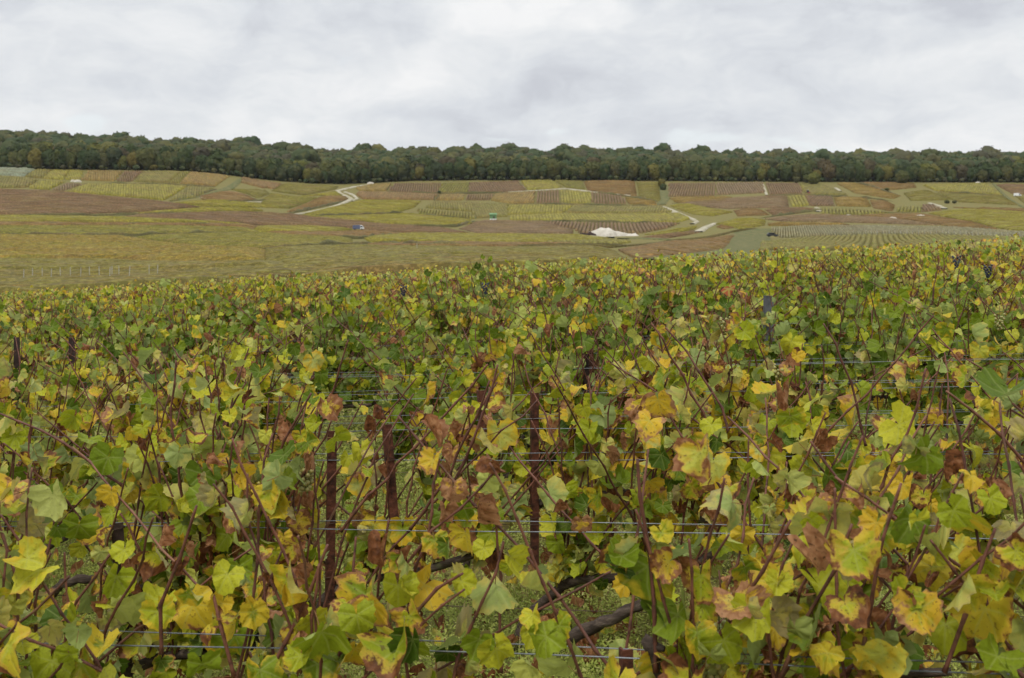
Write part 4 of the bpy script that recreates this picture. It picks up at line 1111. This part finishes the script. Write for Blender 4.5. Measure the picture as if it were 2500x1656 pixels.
# --- individual vines
hero_rows = {}
vine_roots = []       # (k, x, root)
ORD = 'second third fourth fifth sixth seventh eighth ninth tenth eleventh twelfth thirteenth fourteenth fifteenth sixteenth seventeenth eighteenth'.split()
POS = ['leftmost'] + [q + ' from left' for q in ORD]
_OLD = ['leftmost', 'second from left', 'third from left', 'fourth from left', 'fifth from left', 'sixth from left', 'seventh from left', 'eighth from left', 'ninth from left', 'tenth from left', 'eleventh from left', 'twelfth from left']
rv = random.Random(32)
N_LEAF_ROWS = 8          # rows whose leaves are single objects
spots = {}
for k in range(-1, 46):
    dk = row_d(k); s = -(.47 * dk + 1.75) + rv.uniform(0, .7); L = []
    while s < .47 * dk + 1.2:
        x, y = row_pt(k, s + rv.uniform(-.06, .06))
        if -(.465 * y + 1.45) < x < .465 * y + .9 and y > 1.2: L.append((x, y))
        s += .98 if k < 4 else 1.06
    spots[k] = L
spots[-1] = [(.42, row_d(-1) - .42 * .24)]

OPEN = [(790,817,1085,1430,2,1.0), (950,1003,1015,1285,2,1.0), (1289,1321,930,1330,3,1.0), (1422,1438,850,970,5,1.0), (1440,1464,812,930,6,1.0), (1562,1590,768,830,8,1.0), (302,342,1248,1330,1,1.0), 
        (1184,1210,925,1200,3,.8), (1520,1554,1552,1660,0,1.0), (1260,1560,1420,1550,2,.6), (40,210,1400,1520,2,.55), (1050,1200,1450,1560,2,.5), (30,52,815,885,6,1.0), (165,187,830,875,6,1.0)]
def hides(Wm):
    P = Wm @ Vector((0, .09, -.02))
    if P.y < .5: return False
    u_ = CX + FPX * P.x / P.y; v_ = HV - FPX * (P.z - ZC) / P.y; m_ = .035 * FPX / P.y
    for a0, a1, b0, b1, k, pr in OPEN:
        if pr == 1.0: mm = m_
        else: mm = 0
        if a0 - mm < u_ < a1 + mm and b0 - mm < v_ < b1 + mm and P.y < row_hit(k, (a0 + a1) / 2)[1] + (.12 if pr == 1.0 else -.2) and rv.random() < pr * (1 if pr == 1.0 else 1): return True
    return False
def place_near_vine(k, i, x, y, rowname, pos):
    mk = rv.choices(['std', 'yellow', 'brown', 'green'], [58, 13, 21, 8])[0]
    ub = CX + FPX * x / y
    if k >= 5 and 7.6 < y and 250 < ub < 2350: mk = rv.choices(['green', 'std'], [92, 8])[0]
    if k >= 5 and 7.6 < y < 10.5 and 1765 < ub < 1850: mk = 'red'
    if k == -1: mk = 'yellow'
    hg = (1.24 if k >= 0 else 1.08) * rv.uniform(.95, 1.05) * (1.04 if mk == 'green' else 1)
    tp, rad, cl, lv = gen_vine(rv, MIX[mk], hg, 18 if k >= 0 else 6, 1.0 if k >= 0 else .7, 165 if k >= 0 else 24)
    root = thing('grapevine', '%s grapevine, %s in the %s vine row' % (TONE[mk], pos, rowname), 'grapevine', (x, y, Hs(x, y)), -TH, 'grapevines in the front rows')
    v, f = tube_arrays(tp, rad, 9, jit=.16, rng=rv); obj('trunk', mesh_from('trunk', v, f, M['bark'], True), root)
    for pts in cl:
        v, f = cane_arrays(pts); obj('cane', mesh_from('cane', v, f, M['cane'], True), root)
    W_ = Matrix.Translation(root.location) @ Matrix.Rotation(-TH, 4, 'Z')
    for kd, vv, Mx in lv:
        if 0 <= k <= 2 and (Mx @ Vector((0, .08, 0))).y < .03 and abs((Mx @ Vector((0, .08, 0))).z - wire_rel[k]) < .05 and rv.random() < .6: continue
        if not hides(W_ @ Mx): obj('leaf', LV[(kd, vv)][0], root, Mx)
    vine_roots.append((k, x, y, root))

def pos_words(k):
    out_ = []; n = 0
    for x, y in spots[k]:
        u_ = CX + FPX * (x + .38) / y
        if u_ < 0: out_.append('mostly past the left edge')
        elif u_ > 2500: out_.append('mostly past the right edge')
        else: out_.append(POS[n]); n += 1
    return out_
n_ind = 0
for k in range(-1, N_LEAF_ROWS):
    pw = pos_words(k)
    for i, (x, y) in enumerate(spots[k]):
        place_near_vine(k, i, x, y, ROWN[k] if k >= 0 else 'closest, half hidden', pw[i] if k >= 0 else 'lone'); n_ind += 1

# --- middle rows: each vine an object, foliage joined and shared between copies
variants = {}
def vine_variant(key, mixname, hgt, dens, nv, seed, lod):
    out_ = []
    for i in range(nv):
        rg = random.Random(seed + i)
        tp, rad, cl, lv = gen_vine(rg, MIX[mixname], hgt * rg.uniform(.95, 1.06), 18, dens, 124)
        v, f = join_arrays([tube_arrays(tp, rad, 6, jit=.15, rng=rg)]); tm = mesh_from('trunk', v, f, M['bark'], True)
        v, f = join_arrays([cane_arrays(p, .0062, .0036, 4) for p in cl]); cm = mesh_from('canes', v, f, M['cane'], True)
        out_.append((tm, cm, foliage_mesh('foliage', lv, lod)))
    variants[key] = out_
vine_variant('std', 'std', 1.24, 1.0, 6, 400, 0)
vine_variant('yellow', 'yellow', 1.22, .95, 5, 420, 0)
vine_variant('brown', 'brown', 1.22, .9, 4, 440, 0)
vine_variant('green', 'green', 1.30, 1.25, 4, 460, 0)
vine_variant('red', 'red', 1.2, .9, 2, 480, 0)
far_list = []
for k in range(N_LEAF_ROWS, 46):
    pw = pos_words(k) if k < 11 else None
    for ip, (x, y) in enumerate(spots[k]):
        u_ = CX + FPX * x / y
        if 7.6 < y < 11.2 and 250 < u_ < 2350: mk = rv.choices(['green', 'std'], [90, 10])[0]
        elif y < 20: mk = rv.choices(['std', 'yellow', 'brown', 'green'], [50, 22, 14, 14])[0]
        else: mk = rv.choices(['std', 'yellow', 'brown', 'green'], [26, 38, 33, 3])[0]
        if 8 < y < 11.5 and 1770 < u_ < 1850: mk = 'red'
        if n_ind < 300:
            vs = variants[mk]; tm, cm, fm = vs[rv.randrange(len(vs))]
            band = 'middle rows behind the wired front rows' if y < 14 else 'crowded far rows near the crest'
            root = thing('grapevine', '%s grapevine in the %s' % (TONE[mk], band), 'grapevine', (x, y, Hs(x, y)), -TH + rv.gauss(0, .06), '%s grapevines in the %s' % (TONE[mk], band))
            if k < 11: root['label'] = '%s grapevine, %s in the %s vine row' % (TONE[mk], pw[ip], ROWN[k]); root['group'] = 'grapevines in the front rows'
            sc_ = rv.uniform(.94, 1.07); root.scale = (sc_ * rv.choice((1, 1, -1)), sc_, sc_)
            obj('trunk', tm, root); obj('canes', cm, root); fo_ = obj('foliage', fm, root); fo_['kind'] = 'stuff'
            n_ind += 1
        else: far_list.append((x, y, mk))
# --- far rows to the crest as one mass
rf = random.Random(77); pool = {}
for mk in ('std', 'yellow', 'brown', 'green'):
    for i in range(3):
        rg = random.Random(600 + i); _, _, _, lv = gen_vine(rg, MIX[mk], 1.24, 9, .8, 34)
        lv = [q for q in lv if q[2].translation.z > .55]
        Vs, Fs, A, B_ = [], [], [], []; b = 0
        for kd, v_, Mx in lv:
            arr = LV[(kd, v_)][1][2]; m3 = np.array(Mx.to_3x3()) * LEAF_R * 1.0
            Vs.append(arr[0] @ m3.T + np.array(Mx.translation)); Fs.append(arr[1] + b); b += len(arr[0])
            l2 = arr[2].copy(); l2[:, 0] = rf.random(); A.append(l2); B_.append(arr[3])
        pool[(mk, i)] = tuple(map(np.concatenate, (Vs, Fs, A, B_)))
Vs, Fs, A, B_ = [], [], [], []; b = 0
for x, y, mk in far_list:
    if mk == 'red': mk = 'std'
    V, F3, ld, lp = pool[(mk, rf.randrange(3))]; fl = rf.choice((1, -1)); s = rf.uniform(.93, 1.08)
    c_, s_ = math.cos(-TH), math.sin(-TH); X = V[:, 0] * fl * s; Y = V[:, 1] * s
    Vs.append(np.stack([X * c_ - Y * s_ + x, X * s_ + Y * c_ + y, V[:, 2] * s + Hs(x, y)], 1)); Fs.append(F3 + b); b += len(V)
    l2 = ld.copy(); l2[:, 0] = (l2[:, 0] + rf.random()) % 1; A.append(l2); B_.append(lp)
o = obj('vine_foliage', big_mesh('vine_foliage', np.concatenate(Vs), np.concatenate(Fs), M['leaf'], [('ld', 'FLOAT_COLOR', np.concatenate(A)), ('lp', 'FLOAT_VECTOR', np.concatenate(B_))], smooth=True))
tag(o, 'mass of autumn vine leaves in the farthest rows at the crest', kind='stuff')

# --- leading canes, large leaves and grapes of the front rows, each held by the vine it grows on
def nearest_root(k, x, y): return min((q for q in vine_roots if q[0] == k), key=lambda q: abs(q[1] - x) + abs(q[2] - y))[3]
def local(root): return (Matrix.Translation(root.location) @ Matrix.Rotation(root.rotation_euler.z, 4, 'Z')).inverted()
def at_row(k, u_, v_, toward=.0):
    Y = row_hit(k, u_)[1] - toward; return px_at(u_, v_, Y)
rh = random.Random(8)
for k, pts in ((0, [(1598,1640),(1600,1500),(1585,1350),(1560,1210),(1556,1120)]), (1, [(830,1300),(900,1210),(1010,1090),(1110,985),(1190,890)]), (1, [(1005,1295),(1090,1160),(1170,1010),(1195,930)]),
    (1, [(1060,1260),(1130,1130),(1200,950),(1215,890)]), (0, [(640,1680),(700,1560),(760,1440),(800,1330)]), (0, [(395,1600),(400,1480),(440,1360),(480,1235)]), (0, [(50,1560),(30,1430),(0,1320),(-20,1230)]),
    (0, [(1715,1610),(1790,1500),(1860,1390),(1930,1270)]), (0, [(1900,1660),(1970,1520),(2040,1380),(2080,1280)]), (0, [(2105,1600),(2130,1470),(2160,1330),(2200,1180)]), (1, [(300,1190),(200,1110),(110,1050),(0,1010)]),
    (0, [(2520,1650),(2460,1620),(2400,1600)]), (2, [(1885,1200),(1990,1080),(2120,960),(2280,770)]), (2, [(1730,1050),(1690,960),(1640,870),(1590,790)]), (2, [(1780,1050),(1740,950),(1680,860),(1625,800)]),
    (2, [(775,1090),(800,990),(830,900),(850,830)]), (2, [(2110,1090),(2090,990),(2060,880),(2010,790)]), (1, [(2520,1150),(2440,1060),(2370,1000),(2310,955)]), (0, [(985,1570),(1000,1500),(1060,1440),(1130,1400)]),
    (1, [(1225,1640),(1220,1480),(1216,1340),(1205,1200)]), (1, [(2120,1240),(2180,1130),(2240,1000),(2260,900)]), (1, [(450,1250),(430,1110),(415,1000),(430,880)]), (1, [(640,1230),(690,1080),(760,960)]), (2, [(560,1150),(520,1010),(500,880)]),
    (0, [(2310,1640),(2350,1500),(2390,1380),(2430,1290)]), (0, [(570,1650),(545,1540),(520,1450)]), (0, [(1120,1650),(1090,1540)][::-1])):
    if len(pts) < 3: continue
    tw = rh.uniform(-.05, .12); wp = [at_row(k, u_, v_, .06 + tw * i / len(pts)) for i, (u_, v_) in enumerate(pts)]
    fine_ = []
    for i in range(len(wp) - 1):
        n = max(1, int((wp[i + 1] - wp[i]).length / .075))
        for q in range(n): fine_.append(wp[i].lerp(wp[i + 1], q / n) + Vector((rh.gauss(0, .0055), rh.gauss(0, .005), rh.gauss(0, .004))))
    fine_.append(wp[-1])
    root = nearest_root(k, wp[0].x, wp[0].y); L = local(root)
    v, f = cane_arrays([L @ p for p in fine_], .0051, .0031); obj('cane', mesh_from('cane', v, f, M['cane'], True), root)
def big_leaf(u_, v_, k, wpx, kind, roll=0.0, yaw=0.0, pitch=0.0, toward=.12):
    P = at_row(k, u_, v_, toward); wm = wpx / FPX * P.y
    vi = rh.randrange(NV[kind]); arr = LV[(kind, vi)][1][0]; S = .84 * wm / (np.ptp(arr[0][:-6, 0]) * LEAF_R)
    rot = Matrix.Rotation(roll, 4, 'Y') @ Matrix.Rotation(math.pi + yaw, 4, 'Z') @ Matrix.Rotation(pitch, 4, 'X')
    c = Vector(arr[0][:-6].mean(0) * LEAF_R * S)
    W_ = Matrix.Translation(P - rot @ c) @ rot @ Matrix.Diagonal((S, S, S, 1))
    root = nearest_root(k, P.x, P.y); obj('leaf', LV[(kind, vi)][0], root, local(root) @ W_)
for u_, v_, k, wpx, kind in ((1580,1395,0,165,'lime'), (1700,1110,0,125,'burnt'), (1585,1030,1,95,'burnt'), (545,1300,1,95,'gold'), (905,1490,0,120,'yellow'), (1000,1510,0,105,'burnt'), (712,1450,0,66,'yellow'), (700,1420,0,120,'lime'),
    (2085,1350,0,150,'burnt'), (1985,1345,0,85,'dry'), (2365,1450,0,150,'yellow'), (2150,1600,0,130,'lime'), (2240,1490,0,135,'burnt'), (2020,1600,0,100,'yellow'), (130,1620,0,112,'pale'), (300,1345,0,82,'green'), (555,1405,0,92,'green'),
    (385,1495,0,105,'lime'), (1365,1530,0,90,'pale'), (1840,1500,0,120,'green'), (1680,1590,0,85,'lime'), (1240,1385,1,50,'lime'), (1085,1335,0,72,'lime'), (1285,1640,0,110,'green'), (1510,1650,0,90,'yellow'), (2440,1600,0,135,'green'),
    (2480,1350,0,100,'burnt'), (2330,1250,0,110,'pale'), (1985,1275,0,72,'green'), (2240,1265,0,70,'green'), (460,1455,0,75,'lime'), (620,1500,0,80,'yellow'), (500,1620,0,100,'green'), (640,1640,0,105,'lime'), (870,1600,0,120,'yellow'),
    (1210,1590,0,95,'lime'), (250,1560,0,95,'yellow'), (60,1570,0,80,'green'), (30,1480,0,70,'green'), (1180,1340,1,70,'green'), (1080,1260,1,85,'pale'), (1130,1240,1,80,'lime'), (690,1110,1,90,'green'), (1420,1280,1,62,'gold'), (1380,1240,1,45,'dry'),
    (1130,1420,0,75,'lime'), (1900,1420,0,85,'lime'), (2420,1220,0,95,'pale'), (260,1120,1,105,'green'), (280,1010,1,80,'burnt'), (600,970,2,75,'pale'), (1930,1020,1,90,'pale'), (1910,960,1,45,'dry'), (2030,1170,1,110,'green')):
    if not (780 < u_ < 830 and v_ > 1070): big_leaf(u_, v_, k, wpx, kind, rh.gauss(0, .35), rh.gauss(0, .4), rh.gauss(0, .25), rh.uniform(.05, .2))
gm = {}
for nm in ('grape', 'black_grape'):
    V, F_ = ICO[2]; me = big_mesh('grape', V * .0085 * np.array([1, 1, 1.06]), F_, M[nm], smooth=True); gm[nm] = me
def bunch(u_, v_, k, n, mat, toward=.03):
    P = at_row(k, u_, v_, toward); root = nearest_root(k, P.x, P.y); L = local(root)
    v, f = tube_arrays([(0, 0, .06), (.004, 0, .02), (0, .003, -.03), (.002, 0, -.085)], [.002, .002, .0016, .001], 5)
    b = obj('grape_bunch', mesh_from('grape_bunch', v, f, M['cane'], True), root, L @ Matrix.Translation(P + Vector((0, 0, .05))))
    for i in range(n):
        q = (i + .5) / n; r_ = .026 * (1 - q) ** .6 + .004; an = i * 2.4
        obj('grape', gm[mat], b, Matrix.Translation((math.cos(an) * r_ + rh.gauss(0, .002), math.sin(an) * r_, .005 - q * .095 + rh.gauss(0, .003))))
for a_ in ((745,1180,1,40,'grape'), (505,1375,1,12,'grape'), (1755,1515,0,12,'grape'), (1735,1640,0,26,'grape'), (1905,925,3,24,'grape'), (1770,800,4,26,'grape'), (2412,665,7,30,'black_grape'), (2335,642,7,18,'black_grape'), (1185,706,7,24,'black_grape'), (985,712,7,24,'black_grape'), (2440,790,5,20,'grape')):
    bunch(*a_)
# old arms lying low in the second row
for pts, rads in (([(1395,1560),(1440,1535),(1500,1505),(1560,1480),(1590,1455)], [.021,.019,.018,.016,.013]), ([(40,1530),(70,1512),(105,1495),(122,1455),(150,1425),(205,1412),(260,1418)], [.016,.018,.018,.017,.016,.015,.012])):
    P = [at_row(1, u_, v_, .02) for u_, v_ in pts]; Pf = []
    for i in range(len(P) - 1):
        for q in range(4): Pf.append(P[i].lerp(P[i + 1], q / 4) + Vector((0, 0, rh.gauss(0, .003))))
    Pf.append(P[-1]); rr_ = [float(np.interp(i / (len(Pf) - 1), np.linspace(0, 1, len(rads)), rads)) for i in range(len(Pf))]
    root = nearest_root(1, P[0].x, P[0].y); L = local(root)
    v, f = tube_arrays([L @ p for p in Pf], rr_, 9, jit=.2); obj('arm', mesh_from('arm', v, f, M['bark'], True), root)
# knotty pruned head by the short stake
P = [at_row(0, u_, v_, .05) for u_, v_ in ((1570,1560),(1590,1575),(1598,1600),(1604,1640),(1622,1670))]
root = nearest_root(0, P[0].x, P[0].y); L = local(root)
v, f = tube_arrays([L @ p for p in P], [.012, .017, .013, .009, .011], 8, jit=.22); v2, f2 = tube_arrays([L @ p for p in (P[1], at_row(0, 1622, 1586, .06))], [.012, .007], 7, jit=.2)
v, f = join_arrays([(v, f), (v2, f2)]); obj('spur', mesh_from('spur', v, f, M['bark'], True), root)

# ------------------------------------------------------------------ weeds and fallen leaves between the rows
m, t, out = new_mat('weed_leaf'); a = t.attr('ld'); s1 = t.node('ShaderNodeSeparateColor'); t.l.new(a.outputs['Color'], s1.inputs[0])
c = t.ramp(s1.outputs[0], [(0, (0.17, 0.22, 0.035)), (.4, (0.27, 0.31, 0.055)), (.75, (0.36, 0.38, 0.09)), (.9, (0.44, 0.41, 0.16)), (1, (0.34, 0.22, 0.1))])
p = principled(t, c, .7, .2); tl = t.node('ShaderNodeBsdfTranslucent'); t.put(tl.inputs[0], c); mx = t.node('ShaderNodeMixShader'); mx.inputs[0].default_value = .25
t.l.new(p.outputs[0], mx.inputs[1]); t.l.new(tl.outputs[0], mx.inputs[2]); t.l.new(mx.outputs[0], out.inputs[0]); M['weed'] = m
rg = np.random.default_rng(9); NW = 460000
wy = 2.2 + 6.6 * rg.random(NW) ** 1.15; wx = rg.uniform(-1, 1, NW) * (.47 * wy + .4)
cl_ = np.sin(wx * 5.1 + 1.3 * np.sin(wy * 3)) + np.sin(wy * 6.3 + wx * 2.2) + rg.normal(size=NW) * .8
ok = cl_ > -1.15 + .5 * np.sin(wx * 1.7 + 2) * np.sin(wy * 1.3); wx, wy = wx[ok], wy[ok]; NW = len(wx)
wz = H(wx, wy) + rg.uniform(0, .075, NW) * (1 + .6 * np.sin(wx * 7) * np.sin(wy * 5))
sz = rg.uniform(.006, .014, NW); az = rg.uniform(0, 6.28, NW); el = rg.uniform(-.3, 1.0, NW)
dx, dy, dz = np.cos(az) * np.cos(el), np.sin(az) * np.cos(el), np.sin(el); px_, py_ = -np.sin(az), np.cos(az)
C0 = np.stack([wx, wy, wz], 1); D = np.stack([dx, dy, dz], 1) * sz[:, None]; S = np.stack([px_, py_, 0 * px_], 1) * sz[:, None] * .45
V = np.stack([C0, C0 + D * .8 + S, C0 + D * 1.8, C0 + D * .8 - S], 1).reshape(-1, 3)
i0 = np.arange(NW) * 4; Fq = np.stack([i0, i0 + 1, i0 + 2, i0 + 3], 1)
ld = np.repeat(np.stack([np.clip(rg.beta(2, 2, NW) + .12 * np.sin(wx * 3 + wy), 0, 1), 0 * wx, 0 * wx, 0 * wx + 1], 1), 4, 0)
tag(obj('ground_weeds', big_mesh('ground_weeds', V, Fq, M['weed'], [('ld', 'FLOAT_COLOR', ld)])), 'low pale green weeds covering the soil between the vine rows', kind='stuff')
N2 = 130000
wy = rg.uniform(8.2, 17, N2); wx = rg.uniform(-1, 1, N2) * (.47 * wy + .4); wz = H(wx, wy) + rg.uniform(0, .09, N2)
az = rg.uniform(0, 6.28, N2); sz = rg.uniform(.014, .03, N2); el = rg.uniform(-.3, 1, N2)
D = np.stack([np.cos(az) * np.cos(el), np.sin(az) * np.cos(el), np.sin(el)], 1) * sz[:, None]; S = np.stack([-np.sin(az), np.cos(az), 0 * az], 1) * sz[:, None] * .5
C0 = np.stack([wx, wy, wz], 1); V2 = np.stack([C0, C0 + D * .8 + S, C0 + D * 1.8, C0 + D * .8 - S], 1).reshape(-1, 3)
i0 = np.arange(N2) * 4; ld2 = np.repeat(np.stack([rg.beta(2, 2, N2), 0 * wx, 0 * wx, 0 * wx + 1], 1), 4, 0)
tag(obj('ground_weeds', big_mesh('ground_weeds', V2, np.stack([i0, i0 + 1, i0 + 2, i0 + 3], 1), M['weed'], [('ld', 'FLOAT_COLOR', ld2)])), 'low pale weeds farther back between the vine rows', kind='stuff')
# grass blades and dry straws standing in tufts
NT_ = 2600; ty = 2.3 + 7 * rg.random(NT_); tx = rg.uniform(-1, 1, NT_) * (.47 * ty + .4); nb = 7
bx = np.repeat(tx, nb) + rg.normal(size=NT_ * nb) * .025; by = np.repeat(ty, nb) + rg.normal(size=NT_ * nb) * .025
h_ = rg.uniform(.04, .16, NT_ * nb); an = rg.uniform(0, 6.28, NT_ * nb); ln = rg.uniform(.1, .7, NT_ * nb) * h_
B0 = np.stack([bx, by, H(bx, by) - .01], 1); dv = np.stack([np.cos(an), np.sin(an), 0 * an], 1); sv_ = np.stack([-np.sin(an), np.cos(an), 0 * an], 1) * .0016; upv = np.array([0, 0, 1.0])
M1 = B0 + dv * ln[:, None] * .35 + upv * h_[:, None] * .6; T1 = B0 + dv * ln[:, None] + upv * h_[:, None]
V3 = np.stack([B0 - sv_, B0 + sv_, M1 + sv_, M1 - sv_, T1], 1).reshape(-1, 3); i0 = np.arange(NT_ * nb) * 5
ld3 = np.repeat(np.stack([np.clip(rg.beta(1.6, 1.6, NT_ * nb) * 1.05, 0, 1), 0 * bx, 0 * bx, 0 * bx + 1], 1), 5, 0)
tag(obj('grass', big_mesh('grass', V3, [np.stack([i0, i0 + 1, i0 + 2, i0 + 3], 1), np.stack([i0 + 3, i0 + 2, i0 + 4], 1)], M['weed'], [('ld', 'FLOAT_COLOR', ld3)])), 'thin grass and dry straw tufts standing in the weeds', kind='stuff')
lv = []
for _ in range(1500):
    y = rf.uniform(2.3, 9); x = rf.uniform(-1, 1) * (.47 * y + .3)
    kd = rf.choices(['dry', 'burnt', 'gold', 'yellow'], [70, 14, 8, 6])[0]
    lv.append((kd, rf.randrange(NV[kd]), Matrix.Translation((x, y, Hs(x, y) + rf.uniform(-.01, .03))) @ Matrix.Rotation(rf.uniform(0, 6.28), 4, 'Z') @ Matrix.Rotation(rf.gauss(1.5, .3), 4, 'X') @ Matrix.Diagonal((.7, .7, .7, 1))))
tag(obj('fallen_leaves', foliage_mesh('fallen_leaves', lv, 1)), 'brown fallen vine leaves scattered over the weeds', kind='stuff')

# ------------------------------------------------------------------ autumn haze over the valley
m, t, out = new_mat('haze'); pv = t.node('ShaderNodeVolumePrincipled')
pv.inputs['Color'].default_value = (0.86, 0.91, 0.97, 1); pv.inputs['Density'].default_value = 0.00003; pv.inputs['Anisotropy'].default_value = 0.2
t.l.new(pv.outputs[0], out.inputs['Volume'])
zb, zt = float(GZ.min()) - 1.5, float(GZ.max()) + 40
v, f = box_arrays(0, 1175, (zb + zt) / 2, 3900, 2750, zt - zb)
hz_ = obj('haze', mesh_from('haze', v, f, m)); tag(hz_, 'thin autumn haze filling the valley', kind='stuff')
